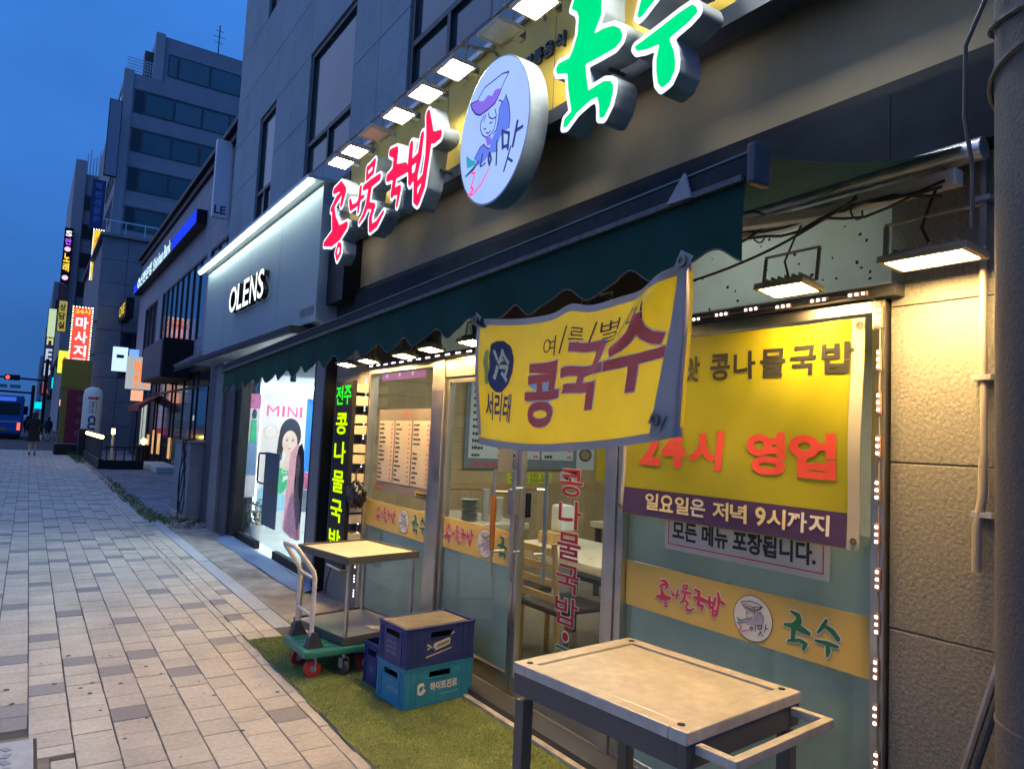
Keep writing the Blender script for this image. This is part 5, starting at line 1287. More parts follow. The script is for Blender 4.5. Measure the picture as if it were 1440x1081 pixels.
# ================================================================== THINGS ON THE FORECOURT
# -- steel work table
wt = thing('work_table', 'square steel work table with a side handle in the right foreground', 'table', (1.758, 1.727, 0), R(6.0))
tw, tl = .59, .71
b = MB()
b.box(-tw/2, tw/2, -tl/2, -tl/2+.06, .715, .75); b.box(-tw/2, tw/2, tl/2-.06, tl/2, .715, .75)
b.box(-tw/2, -tw/2+.05, -tl/2+.0605, tl/2-.0605, .7155, .7495); b.box(tw/2-.05, tw/2, -tl/2+.0605, tl/2-.0605, .7155, .7495)
b.build('top_frame', TABLETOP, wt, bevel=.004, local=True)
MB().box(-tw/2+.055, tw/2-.058, -tl/2+.066, tl/2-.066, .722, .7455).build('top_plate', TABLETOP, wt, bevel=.006, local=True)
MB().box(-tw/2+.03, tw/2-.03, -tl/2+.03, tl/2-.03, .714, .7205).build('under_plate', BLACK, wt, local=True)
hol = MB()
for sx in (-1, 1):
    for sy in (-1, 1): hol.lathe([(.011, .7505), (.0112, .7522), (.006, .7523)], (sx*(tw/2-.036), sy*(tl/2-.045), 0), 14)
hol.build('corner_bolt', BLACK, wt, local=True)
b = MB(); ap = .066
b.box(-tw/2+.004, tw/2-.004, -tl/2+.004, -tl/2+.034, .715-ap, .7145); b.box(-tw/2+.004, tw/2-.004, tl/2-.034, tl/2-.004, .715-ap, .7145)
b.box(-tw/2+.004, -tw/2+.034, -tl/2+.035, tl/2-.035, .7155-ap, .714); b.box(tw/2-.034, tw/2-.004, -tl/2+.035, tl/2-.035, .7155-ap, .714)
b.build('apron', TABLEF, wt, local=True)
for sx in (-1, 1):
    for sy in (-1, 1): MB().box(sx*(tw/2-.030)-.0225, sx*(tw/2-.030)+.0225, sy*(tl/2-.030)-.0225, sy*(tl/2-.030)+.0225, 0, .6295).build('leg', TABLEF, wt, bevel=.004, local=True)
b = MB()
b.beam((-tw/2+.05, -tl/2+.0, .70), (-tw/2+.05, -tl/2-.10, .70), .026, .026).beam((tw/2-.05, -tl/2, .70), (tw/2-.05, -tl/2-.10, .70), .026, .026).beam((-tw/2+.037, -tl/2-.112, .70), (tw/2-.037, -tl/2-.112, .70), .026, .0262)
b.build('handle', TABLETOP, wt, bevel=.003, local=True)
b = MB(); b.box(-tw/2+.055, tw/2-.055, -.015+tl/2-.03, .015+tl/2-.03, .16, .19); b.box(-tw/2+.055, tw/2-.055, -.015-tl/2+.03, .015-tl/2+.03, .16, .19); b.build('stretcher', TABLEF, wt, local=True)
# -- two tier service cart
sc = thing('service_cart', 'two tier steel service cart with a cream top beside the menu window', 'cart', (1.925, 4.66, 0), R(11))
cw, cl = .54, .62
def tray(z_, nm, mt):
    MB().box(-cw/2, cw/2, -cl/2, cl/2, z_-.012, z_).build(nm, mt, sc, bevel=.004, local=True)
    b = MB()
    for (a, c, d, e) in ((-cw/2-.006, cw/2+.006, -cl/2-.008, -cl/2+.002), (-cw/2-.006, cw/2+.006, cl/2-.002, cl/2+.008), (-cw/2-.008, -cw/2+.002, -cl/2+.0025, cl/2-.0025), (cw/2-.002, cw/2+.008, -cl/2+.0025, cl/2-.0025)): b.box(a, c, d, e, z_-.035, z_+.012)
    b.build('tray_rim', TABLEF, sc, bevel=.003, local=True)
tray(.708, 'top_tray', mat('cart_top', (.60, .53, .41), .42, var=.12, scale=22, wear=.25)); tray(.22, 'lower_tray', mat('cart_lower', (.40, .40, .42), .35, metal=.4, var=.12, scale=6, wear=.2))
for sx in (-1, 1):
    for sy in (-1, 1):
        x, y = sx*(cw/2-.022), sy*(cl/2-.022)
        MB().tube([(x, y, .105), (x, y, .692)], .014, 12).build('post', STEEL, sc, smooth=True, local=True)
        c = MB().beam((x-.022, y, .05), (x-.022, y, .105), .04, .004).beam((x+.022, y, .05), (x+.022, y, .105), .04, .004).box(x-.026, x+.026, y-.024, y+.024, .104, .109)
        c = c.build('caster', ALU, sc, local=True)
        MB().lathe([(.012, -.016), (.046, -.014), (.050, 0), (.046, .014), (.012, .016)], (x, y, .050), 20, axis='X').build('wheel', mat('grey_wheel', (.06, .06, .062), .6), c, smooth=True, local=True)
# -- green platform hand truck
ht = thing('hand_truck', 'green platform hand truck with a cream tube handle on the turf', 'hand truck', (1.47, 4.28, 0))
MB().box(1.470, 1.97, 4.285, 4.70, .135, .178).build('platform', TRUCKG, ht, bevel=.012)
r_ = MB()
for k in range(5): r_.box(1.50, 1.94, 4.34+k*.075, 4.352+k*.075, .1782, .1815)
r_.build('rib', TRUCKG, ht)
P = [(1.545, 4.715-.035, .20), (1.545, 4.68, .56), (1.535, 4.68, .61), (1.435, 4.672, .755), (1.425, 4.655, .772), (1.422, 4.43, .778), (1.43, 4.40, .765), (1.525, 4.375, .635), (1.535, 4.37, .59), (1.535, 4.37, .20)]
MB().tube(P, .0145, 12).build('handle', PAINTW, ht, smooth=True)
for z_ in (.36, .585): MB().tube([(1.543, 4.68, z_), (1.538, 4.37, z_)], .0095, 10).build('cross_bar', PAINTW, ht, smooth=True)
for y in (4.68, 4.37):
    MB().add([(1.50, y-.03, .179), (1.61, y-.03, .179), (1.56, y-.03, .27), (1.53, y-.03, .27), (1.50, y+.03, .179), (1.61, y+.03, .179), (1.56, y+.03, .27), (1.53, y+.03, .27)], [(0, 1, 2, 3), (7, 6, 5, 4), (0, 3, 7, 4), (1, 5, 6, 2), (2, 6, 7, 3)]).build('foot_bracket', STEELD, ht, bevel=.004)
for (x, y) in ((1.55, 4.36), (1.55, 4.62), (1.88, 4.36), (1.88, 4.62)):
    c = MB().beam((x, y-.026, .055), (x+.01, y-.026, .134), .045, .004).beam((x, y+.026, .055), (x+.01, y+.026, .134), .045, .004).build('caster', ALU, ht)
    wv = MB().lathe([(.014, -.018), (.050, -.016), (.056, 0), (.050, .016), (.014, .018)], (x, y, .056), 22, axis='Y').build('wheel', REDW, c, smooth=True)
    MB().lathe([(.004, -.0195), (.022, -.019), (.022, .019), (.004, .0195)], (x, y, .056), 14, axis='Y').build('hub', ALU, c, smooth=True)
# -- bottle crates
def crate(label, m, loc, rot, w, l, h, deco):
    r = thing('bottle_crate', label, 'crate', loc, rot, 'bottle crates')
    th = .012
    b = MB(); b.box(-w/2+.012, w/2-.012, -l/2+.012, l/2-.012, 0, .012); b.build('base', m, r, local=True)
    def wall(nm, A, Bp, out):
        """long wall from A to Bp with a grip slot"""
        A = Vector(A); Bp = Vector(Bp); d = (Bp-A); L = d.length; d.normalize(); o = Vector(out)
        wb = MB()
        def pan(s0, s1, z0, z1, dep=0, t=th):
            p = [A+d*s0+o*dep, A+d*s1+o*dep, A+d*s1+o*(dep-t), A+d*s0+o*(dep-t)]
            wb.add([(q.x, q.y, z0) for q in p]+[(q.x, q.y, z1) for q in p], [(0, 3, 2, 1), (4, 5, 6, 7), (0, 1, 5, 4), (1, 2, 6, 5), (2, 3, 7, 6), (3, 0, 4, 7)])
        g0, g1 = L*.34, L*.66
        if L < .35: g0, g1 = L*.26, L*.74
        pan(.003, L-.003, 0.004, h*.66); pan(.003, g0, h*.66, h*.84); pan(g1, L-.003, h*.66, h*.84); pan(.003, L-.003, h*.84, h*.985)
        pan(0, L, h*.965, h, .006, .016); pan(0.001, L-.001, h*.90, h*.915, .004, .006); pan(.001, L-.001, 0, .012, .003, .006); pan(.004, L-.004, h*.70-.006, h*.70, .0025, .003)
        for q in (.085, .17, .83, .915): pan(L*q-.004, L*q+.004, .012, h*.90, .0045, .006)
        pan(g0-.006, g1+.006, h*.64, h*.66, .004, .006)
        wb.build(nm, m, r, local=True)
    x0, y0 = w/2, l/2
    wall('wall', (-x0, -y0, 0), (x0, -y0, 0), (0, -1, 0)); wall('wall', (x0, y0, 0), (-x0, y0, 0), (0, 1, 0)); wall('wall', (-x0, y0, 0), (-x0, -y0, 0), (-1, 0, 0)); wall('wall', (x0, -y0, 0), (x0, y0, 0), (1, 0, 0))
    MB().box(-w/2+.02, w/2-.02, -l/2+.02, l/2-.02, .03, h*.6).build('bottle_fill', mat('crate_inside', (.01, .012, .015), .7), r, local=True)
    deco(r, w, l, h)
    return r
FRONT = lambda w, l: (lambda s, t, d: (-w/2+s, -l/2-d-.001, t))
LEFT = lambda w, l: (lambda s, t, d: (-w/2-d-.001, l/2-s, t))
def deco_teal(r, w, l, h):
    t = MB(); fn = FRONT(w, l)
    put_text(t, '하이트진로', fn, w*.36, h*.34, w*.40, h*.22, .0012, .03)
    ring = fill(contour([[(w*.235+.024*math.cos(a), h*.44+.024*math.sin(a), .006+.004*math.sin(a/2)) for a in np.linspace(1.2, 5.9, 14)]], [[(w*.225, h*.34), (w*.25, h*.42), (w*.285, h*.56), (w*.26, h*.36)]], 0, .002, .004)); t.flat(*ring, fn, .0012)
    t.add([fn(a, b, .0012) for a, b in ((w*.52, h*.215), (w*.78, h*.225), (w*.78, h*.232), (w*.52, h*.222))], [(0, 1, 2, 3)])
    t.build('logo_print', INKW, r, local=True)
    t = MB(); fn = LEFT(w, l); put_text(t, '하이트진로', fn, l*.42, h*.30, l*.38, h*.15, .0012, .03); t.build('logo_print', mat('print_faint_blue', (.22, .36, .46), .5), r, local=True)
def deco_navy(r, w, l, h):
    t = MB(); fn = FRONT(w, l)
    lab = [(w*.40, h*.36), (w*.62, h*.47), (w*.63, h*.66), (w*.42, h*.56)]
    t.poly(lab, fn, .0015); t.poly([(w*.37, h*.42), (w*.45, h*.45), (w*.45, h*.58), (w*.39, h*.55)], fn, .0008)
    t.poly([(w*.28, h*.20), (w*.66, h*.36), (w*.66, h*.385), (w*.28, h*.235)], fn, .0008)
    for (a, b) in ((.29, .40), (.31, .47), (.285, .5), (.325, .43), (.63, .70), (.655, .735)): t.poly([(w*a, h*b), (w*a+.016, h*b+.004), (w*a+.012, h*b+.011), (w*a+.002, h*b+.009)], fn, .0008)
    o = t.build('torn_label', mat('label_paper', (.55, .52, .46), .7, var=.2, scale=30), r, local=True)
    t = MB(); t.poly([(w*.425, h*.42), (w*.605, h*.505), (w*.612, h*.60), (w*.435, h*.515)], fn, .0022); t.build('barcode', mat('barcode', (.20, .19, .18), .7, var=.7, scale=240), o, local=True)
    fn = LEFT(w, l); t = MB()
    for k in range(4):
        for q in range(5): t.poly([(l*.3+q*.022, h*.62-k*.028), (l*.3+q*.022+.015, h*.62-k*.028), (l*.3+q*.022+.013, h*.62-k*.028+.018), (l*.3+q*.022+.003, h*.62-k*.028+.02)], fn, .001)
    t.build('side_print', mat('print_faint', (.17, .18, .26), .6), r, local=True)
def deco_back(r, w, l, h):
    t = MB(); put_text(t, 'OB', LEFT(w, l), l*.40, h*.30, l*.22, h*.16, .001, .02); t.build('side_print', MATS['print_faint'], r, local=True)
c1 = crate('teal bottle crate at the bottom of the stack by the door', CRATE2, (2.018, 3.785, .010), R(6), .46, .30, .212, deco_teal)
c2 = crate('navy bottle crate with a torn label on top of the teal crate', CRATE1, (2.018, 3.785, .2245), R(6), .46, .30, .212, deco_navy)
c3 = crate('navy bottle crate behind the stack, beside the service cart', CRATE1, (2.035, 4.085, .010), R(5), .46, .20, .24, deco_back)
cdb = MB(); q = Matrix.Rotation(R(6), 3, 'Z')
cdb.obox((2.006, 3.782, .432), (.41, .255, .010), q); tag(cdb.build('cardboard_sheet', CARD, None, bevel=.002), 'worn grey board lying inside the top of the navy crate', 'board')
cdb = MB().obox((1.955, 4.11, .298), (.30, .15, .006), Matrix.Rotation(R(-12), 3, 'Z') @ Matrix.Rotation(R(9), 3, 'Y') @ Matrix.Rotation(R(-7), 3, 'X')); tag(cdb.build('cardboard_flap', mat('card_light', (.30, .27, .23), .85, var=.2), None), 'thin cardboard flap resting on the rear navy crate', 'cardboard')

# ================================================================== METER CABINET AT THE BUILDING'S CORNER
mc = thing('meter_cabinet', 'grey blue electrical cabinet with hanging black cables at the corner', 'cabinet', (2.3, 12.6, 0))
MB().box(2.10, 2.62, 11.98, 13.3, .10, 1.20).build('body', mat('cabinet_grey', (.19, .22, .25), .6, var=.12, scale=6, wear=.2), mc, bevel=.015)
MB().box(2.04, 2.70, 11.97, 13.4, .0, .10).build('plinth', APRON, mc, bevel=.01)
MB().box(2.08, 2.64, 11.965, 13.32, 1.20, 1.225).build('lid', mat('cabinet_lid', (.22, .14, .11), .7, var=.3), mc)
MB().box(2.092, 2.099, 12.63, 12.636, .14, 1.17).build('door_gap', BLACK, mc)
for k in range(4):
    ph = k*1.3; pts = [(2.07-.03*math.sin(i*.5+ph), 12.12+.10*k+.05*math.sin(i*.9+ph), 1.24-i*.085) for i in range(15)]
    MB().tube([(2.2, 12.2+.1*k, 1.26)]+pts, .011, 6).build('cable', CABLE, mc, smooth=True)
# rubble patch at its foot
rb = MB()
for k in range(40):
    x, y = 1.85+random.uniform(-.05, .5), 11.55+random.uniform(-.35, .4); s_ = random.uniform(.02, .07)
    rb.obox((x, y, s_*.2), (s_*2, s_*1.5, s_*.7), Matrix.Rotation(random.uniform(0, 3), 3, 'Z') @ Matrix.Rotation(random.uniform(-.3, .3), 3, 'X'))
o = rb.build('rubble', APRON); o['kind'] = 'stuff'; o['label'] = 'broken concrete pieces at the foot of the cabinet'

# ================================================================== BANK BUILDING (set back, next along the street)
SB = 4.0
K = thing('bank_building', 'low stone clad bank building with a blue lit sign and dark tinted windows', 'building', (4.2, 28.0, 0))
BST = mat('bank_stone', (.24, .28, .33), .7, var=.12, scale=8, island=.06, wear=.12)
MB().box(SB+.08, 14, 16.0, 38.6, 0, 9.2).build('core_wall', DARKGREY, K)
MB().box(SB-.22, 14, 15.9, 38.7, 9.22, 9.36).build('roof_edge', BLACK, K); MB().box(SB-.10, SB+.1, 15.9, 38.7, 9.0, 9.218).build('cornice', BLACK, K)
ks = [16.0+1.5*i for i in range(15)]+[38.6]; kz = [3.3, 3.75, 4.0, 6.55, 7.3, 8.05, 9.0]
WB = [(17.2, 22.0), (22.5, 31.0), (32.2, 36.0)]
for i in range(len(ks)-1):
    for j in range(len(kz)-1):
        if 2 <= j < 3:
            continue
        MB().box(SB, SB+.08, ks[i]+.004, ks[i+1]-.004, kz[j]+.004, kz[j+1]-.004).build('stone_panel', BST, K)
for (a, b) in ((16.0, 17.2), (22.0, 22.5), (31.0, 32.2), (36.0, 38.6)): MB().box(SB, SB+.08, a, b, 4.004, 6.546).build('stone_panel', BST, K)
DUSKG = mat('bank_pane', (.018, .030, .045), .05, var=.03, spec=1.2)
for (a, b) in WB:
    n = max(3, int((b-a)/.95)); w_ = (b-a)/n; f = MB()
    for i in range(n+1): f.box(SB+.01, SB+.09, a+i*w_-.025, a+i*w_+.025, 4.0, 6.55)
    f.box(SB+.011, SB+.089, a, b, 4.0, 4.06); f.box(SB+.011, SB+.089, a, b, 6.5, 6.55)
    fo = f.build('window', WF, K)
    for i in range(n): MB().box(SB+.05, SB+.06, a+i*w_+.025, a+(i+1)*w_-.025, 4.06, 6.5).build('pane', DUSKG, fo)
# shop fronts below
SHG = glass('shop_glass', (.55, .6, .65), refl=1.4)
MB().box(SB+.07, SB+.078, 16.0, 38.6, 0, 3.3).build('shop_backing', BLACK, K)
x = 18.6
n = 0
while x < 37.4:
    w_ = 1.55 if n % 3 else .7
    f = MB(); f.box(SB-.02, SB+.05, x, x+.06, 0, 3.0); f.box(SB-.019, SB+.049, x+.06, x+w_, 2.55, 2.62); f.box(SB-.019, SB+.049, x+.06, x+w_, .0, .12)
    fo = f.build('shop_door', BLACK, K); MB().box(SB+.01, SB+.018, x+.06, x+w_, .12, 3.0).build('pane', DUSKG, fo); x += w_; n += 1
LITW = emit('window_glow_warm', (1.0, .55, .22), .55, var=.6); LITC = emit('window_glow_pale', (.75, .80, .75), .40, var=.5)
for (a, b, z0, z1, m_) in ((26.2, 26.9, .3, 1.0, LITW), (28.6, 29.4, .35, 1.1, LITW), (30.2, 30.8, .3, 1.2, LITW), (33.0, 34.6, .4, 2.2, LITC), (31.6, 32.2, .3, 1.0, LITW), (22.6, 22.8, 1.6, 1.75, LITC)): MB().box(SB+.0, SB+.006, a, b, z0, z1).build('lit_interior', m_, K)
MB().box(SB-.10, SB+.07, 15.9, 38.6, 3.02, 3.29).build('shop_fascia', BLACK, K)
# bank sign
ks_ = thing('bank_sign', 'long blue lit bank sign with white lettering high on the stone facade', 'sign', (3.8, 31.0, 7.4))
MB().box(3.70, 3.99, 23.0, 41.0-2.5, 7.52, 7.96).build('sign_box', BLACK, ks_)
BL = emit('bank_blue', (.012, .045, .95), .9); BW = emit('bank_white', (.55, .80, 1.0), 1.1)
for (a, b) in ((23.05, 27.4), (37.2, 38.45)): MB().box(3.685, 3.699, a, b, 7.55, 7.93).build('blue_bar', BL, ks_)
t = MB(); put_text(t, '◎신한은행', FX(3.69, 36.9, 7.52), 0, 0, 4.6, .52, .02, .03); t.build('lettering', BW, ks_); t = MB(); put_text(t, 'Shinhan', FX(3.69, 31.9, 7.52), 0, 0, 2.6, .50, .02, .02); t.build('lettering', BW, ks_); t = MB(); put_text(t, 'Bank', FX(3.69, 29.1, 7.52), 0, 0, 1.5, .50, .02, .02); t.build('lettering', BW, ks_)
gs_ = thing('gold_sign', 'small gold lettering sign on a dark box at the far end of the bank', 'sign', (3.8, 39.5, 6.6))
MB().box(3.45, 3.8, 38.9, 42-.1, 6.5, 7.45).build('sign_box', BLACK, gs_); t = MB(); put_text(t, 'CAFE', FX(3.44, 41.6, 6.7), 0, 0, 2.4, .55, .02, .03); t.build('lettering', emit('gold_lit', (.75, .55, .05), .8), gs_)
wb_ = thing('white_blade_sign', 'tall narrow white blade sign on the bank facade by the corner', 'sign', (3.9, 20.0, 6.9))
MB().box(3.55, 3.95, 19.85, 20.0, 6.95, 9.05).build('sign_box', mat('blade_white', (.62, .68, .78), .4, var=.04), wb_, bevel=.02)
t = MB(); put_text(t, 'LE', FY(3.60, 19.85, 7.05), 0, 0, .28, .22, .006, .02); t.build('lettering', NAVY, wb_)
ac = thing('round_clock_sign', 'two tone white light box projecting from the facade', 'sign', (3.5, 34.0, 3.8))
MB().box(2.95, 3.55, 37.2, 37.4, 3.75, 4.85).build('light_box', emit('box_white', (.50, .68, 1.0), 1.0), ac); MB().box(3.62, 4.0, 37.2, 37.4, 3.8, 4.8).build('light_box', emit('box_blue', (.20, .42, .95), .8), ac)
t = MB(); t.box(3.1, 3.4, 37.19, 37.198, 4.35, 4.5); t.box(3.7, 3.9, 37.19, 37.198, 4.3, 4.42); t.build('print', NAVY, ac)
og = thing('orange_sign', 'orange and white lit shop sign above a small red awning', 'sign', (3.5, 31.5, 2.7))
fn = FY(2.95, 30.6, 2.72)
MB().box(2.93, 3.78, 30.6, 30.8, 2.72, 3.95).build('sign_box', emit('og_white', (.55, .6, .62), .55), og)
for tx_, tt in (('밥앤', .62), ('찬찬', .09)):
    t = MB(); put_text(t, tx_, fn, .22, tt, .6, .48, .01, .03); t.build('lettering', emit('og_orange', (1.0, .20, .02), 1.0), og)
MB().box(3.15, 3.55, 30.62, 30.78, 2.28, 2.68).build('lower_box', emit('og_salmon', (1.0, .42, .26), .85), og)
ra = thing('red_awning', 'small dark red shop awning along the far shopfronts', 'awning', (3.6, 31, 2.1)); MB().add([(4.0, 29.4, 2.5), (4.0, 33.0, 2.5), (3.3, 33.0, 2.1), (3.3, 29.4, 2.1), (3.3, 33.0, 1.9), (3.3, 29.4, 1.9)], [(0, 1, 2, 3), (3, 2, 4, 5), (0, 3, 5)]).build('fabric', mat('red_fabric', (.16, .03, .03), .8), ra)
db = thing('dark_sign_box', 'large unlit dark sign box over the far shopfronts', 'sign', (3.4, 26, 2.8)); MB().box(3.15, 3.98, 23.5, 28.0, 2.85, 4.05).build('box', BLACK, db, bevel=.03)
MB().box(3.13, 3.149, 23.6, 27.9, 2.9, 4.0).build('face', DARKGREY, db)
tr_ = thing('tiled_canopy', 'small canopy of grey roof tiles over a doorway', 'canopy', (3.4, 19, 2.8))
for k in range(18):
    y = 17.3+k*.2; MB().tube([(3.98, y, 3.55), (3.10, y, 2.95)], .085, 8).build('roof_tile', mat('roof_tile', (.12, .12, .12), .8, var=.3, island=.2), tr_)
MB().add([(3.98, 17.2, 3.48), (3.98, 21.0, 3.48), (3.08, 21.0, 2.86), (3.08, 17.2, 2.86)], [(0, 1, 2, 3)]).build('deck', BLACK, tr_)
st_ = thing('entrance_step', 'low stone entrance step in front of the far shop doors', 'step', (3.4, 26, 0)); MB().box(3.25, 3.95, 23.6, 27.2, 0, .17).build('slab', GRANITE, st_, bevel=.02)
pb_ = thing('planter_box', 'dark square planter beside the far shop entrance', 'planter', (3.4, 31, 0)); MB().box(3.45, 3.9, 30.2, 30.7, 0, .62).build('box', BLACK, pb_, bevel=.02)
# terrace fence with lamps
tf = thing('terrace_fence', 'low dark terrace fence with a row of yellow lamps on top', 'fence', (2.1, 29.5, 0))
MB().box(1.86, 2.0, 25.2, 32.4, 0, .30).build('base', BLACK, tf)
MB().box(2.005, 3.1, 25.2, 25.34, 0, .28).build('base', BLACK, tf)
for k in range(22): MB().box(1.90, 1.94, 25.25+k*.33, 25.33+k*.33, .30, .86).build('post', STEELD, tf)
for k in range(5): MB().box(2.05+k*.24, 2.09+k*.24, 25.25, 25.29, .28, .66).build('post', STEELD, tf)
MB().box(1.885, 1.955, 25.2, 32.5, .86, .91).build('rail', BLACK, tf); MB().box(2.0, 3.1, 25.24, 25.30, .66, .70).build('rail', BLACK, tf)
YL = emit('lamp_yellow', (1.0, .72, .14), 9, sample=True)
for k in range(24): MB().lathe([(.01, .915), (.05, .94), (.055, .985), (.03, 1.02)], (1.92, 25.4+k*.30, 0), 8).build('lamp_globe', YL, tf)
gl = thing('globe_lamp', 'single yellow globe lamp on a post at the terrace corner', 'lamp', (3.1, 26, 0)); MB().tube([(3.08, 25.4, 0), (3.08, 25.4, .78)], .05, 8).build('post', BLACK, gl); MB().lathe([(.02, .78), (.09, .84), (.09, .92), (.02, .98)], (3.08, 25.4, 0), 12).build('globe', YL, gl, smooth=True)
gl = thing('post_lamp', 'slim lit post lamp standing behind the terrace fence', 'lamp', (2.3, 27.5, 0)); MB().box(2.34, 2.40, 27.2, 27.26, 0, 1.05).build('post', CREAM, gl); MB().box(2.32, 2.42, 27.18, 27.28, 1.05, 1.22).build('globe', YL, gl)
# inflatable advertising column
ic = thing('inflatable_column', 'white inflatable advertising column with purple letters on the pavement', 'column', (2.25, 36.0, 0))
MB().lathe([(.30, 0), (.36, .1), (.37, 1.2), (.37, 2.55), (.31, 2.78), (.16, 2.88), (.02, 2.90)], (2.25, 36, 0), 28).build('balloon', mat('balloon_white', (.80, .86, .78), .5, var=.04, trans=.3), ic, smooth=True)
def cyl(s, t, d): a = s/.37; return (2.25+(.372+d)*math.sin(a), 36-(.372+d)*math.cos(a), t)
t = MB(); put_text(t, 'CU', cyl, -.13+.30, 1.05, .60, .27, .006, .04, 0, rot=-PI/2*0) if False else None
v, f, _ = text2d('CU', .05); v, f = refine([(a*.62, b*.30) for a, b in v], f, .08); v = [(-.15+b, 1.66-a) for a, b in v]; t.flat(v, f, cyl, .006); t.build('lettering', mat('cu_purple', (.05, .02, .11), .5), ic); t = MB()
v, f, _ = text2d('Nice to', .02); v, f = refine([(a*.42, b*.10) for a, b in v], f, .08); v = [(-.05+b, 2.22-a) for a, b in v]; t.flat(v, f, cyl, .006); t.build('lettering', MATS['cu_purple'], ic); t = MB()
t.flat(*refine(*fill(contour([[(-.12, 1.78, .008), (-.12, 2.25, .008), (.13, 2.25, .008), (.13, 1.78, .008), (-.12, 1.78, .008)]], [], 0, .01, .02)), .08), cyl, .005)
t.build('badge_ring', mat('cu_purple', (.05, .02, .11), .5), ic)
t = MB(); t.flat(*refine(*fill(contour([], [[(-.2, 2.36), (.1, 2.36), (.1, 2.32), (.22, 2.40), (.1, 2.48), (.1, 2.44), (-.2, 2.44)]], .01, .012, .02)), .08), cyl, .006); t.build('arrow', mat('arrow_red', (.5, .06, .08), .5), ic)
t = MB()
for s0 in (-.25, .02): t.flat(*refine([(s0, .74), (s0+.22, .74), (s0+.22, .95), (s0, .95)], [(0, 1, 2, 3)], .06), cyl, .005)
t.build('badge', mat('badge_mauve', (.24, .10, .20), .5), ic)

# ================================================================== CORNER BUILDING WITH THE MASSAGE SIGN
def wall_windows(root, fn, cols, rows, fr, pane, mull=1):
    """fn(s,t,d): each (s0,s1) x (t0,t1) opening gets a frame and panes"""
    for (s0, s1) in cols:
        for (t0, t1) in rows:
            m = MB(); e = .06
            def slab(a, b, c, d_, q0, q1):
                p = [fn(a, c, q1), fn(b, c, q1), fn(b, d_, q1), fn(a, d_, q1), fn(a, c, q0), fn(b, c, q0), fn(b, d_, q0), fn(a, d_, q0)]
                m.add(p, [(0, 1, 2, 3), (0, 4, 5, 1), (1, 5, 6, 2), (2, 6, 7, 3), (3, 7, 4, 0)])
            slab(s0, s1, t1-e, t1, 0, .05); slab(s0, s1, t0, t0+e, 0, .05); slab(s0, s0+e, t0+e, t1-e, 0, .05); slab(s1-e, s1, t0+e, t1-e, 0, .05)
            w_ = (s1-s0)/mull
            for k in range(1, mull): slab(s0+k*w_-.03, s0+k*w_+.03, t0+e, t1-e, 0, .05)
            o = m.build('window', fr, root)
            for k in range(mull):
                a, b = s0+k*w_+.04, s0+(k+1)*w_-.04
                MB().add([fn(a, t0+e, .02), fn(b, t0+e, .02), fn(b, t1-e, .02), fn(a, t1-e, .02)], [(0, 1, 2, 3)]).build('pane', pane if not isinstance(pane, list) else random.choice(pane), o)
FARST = mat('far_stone', (.20, .22, .24), .8, var=.1, scale=2, island=.05, wear=.1)
C3 = thing('corner_building', 'dark stone corner building carrying the red massage sign', 'building', (2.6, 44, 0))
MB().box(2.5, 16, 42.1, 58, 0, 10.9).build('core_wall', FARST, C3)
for i in range(9):
    for j in range(9):
        a, b, c, d = 2.42+i*1.2, 2.42+(i+1)*1.2, j*1.22, (j+1)*1.22
        if i == 1 and 3 <= j <= 4: continue
        MB().box(a+.01, b-.01, 42.0, 42.09, c+.01, d-.01).build('stone_panel', FARST, C3)
wall_windows(C3, FY(0, 42.05, 0), [(3.64, 4.80)], [(3.75, 6.05)], WF, DUSKG, 2)
MB().box(2.3, 16, 41.85, 58, 10.95, 11.1).build('roof_edge', FARST, C3)
rl = MB()
for k in range(14): rl.box(2.5+k*.9, 2.54+k*.9, 42.0, 42.04, 11.1, 11.75)
rl.box(2.4, 15, 41.99, 42.05, 11.75, 11.82); rl.build('railing', ALU, C3)
acu = thing('air_conditioner', 'outdoor air conditioner unit on the corner building wall', 'air conditioner', (4.6, 41.8, 8.6))
MB().box(4.3, 5.25, 41.6, 41.98, 8.55, 9.4).build('casing', mat('ac_grey', (.30, .31, .33), .6), acu)
for k in range(4): MB().box(4.38+k*.22, 4.46+k*.22, 41.58, 41.599, 8.65, 9.3).build('grille_bar', DARKGREY, acu)
def blade(nm, label, x0, x1, y, z0, z1, face, txts, bulbs=False, depth=.28, frame_m=None):
    r = thing(nm, label, 'sign', ((x0+x1)/2, y, z0))
    MB().box(x0, x1, y, y+depth, z0, z1).build('sign_box', BLACK, r)
    MB().box(x0+.05, x1-.05, y-.012, y-.002, z0+.05, z1-.05).build('face', face, r)
    fn = FY(x0, y-.012, z0)
    for (tx_, s0, t0, w_, h_, m_) in txts:
        t = MB(); put_text(t, tx_, fn, s0, t0, w_, h_, .006, .035); t.build('lettering', m_, r)
    if bulbs:
        bm_ = MB(); W_, H_ = x1-x0, z1-z0; st = .13
        pts = [(k*st, 0) for k in range(int(W_/st)+1)]+[(k*st, H_) for k in range(int(W_/st)+1)]+[(0, k*st) for k in range(int(H_/st)+1)]+[(W_, k*st) for k in range(int(H_/st)+1)]
        for (a, b) in pts:
            p = fn(a, b, .02); bm_.obox(p, (.055, .03, .055))
        bm_.build('bulb_row', emit('bulb', (1.0, .80, .50), 3.0), r)
    return r
MR = emit('massage_red', (.95, .075, .05), .95); MW = emit('massage_white', (.80, .80, .95), 1.0); MYL = emit('massage_yellow', (1.0, .62, .05), .95)
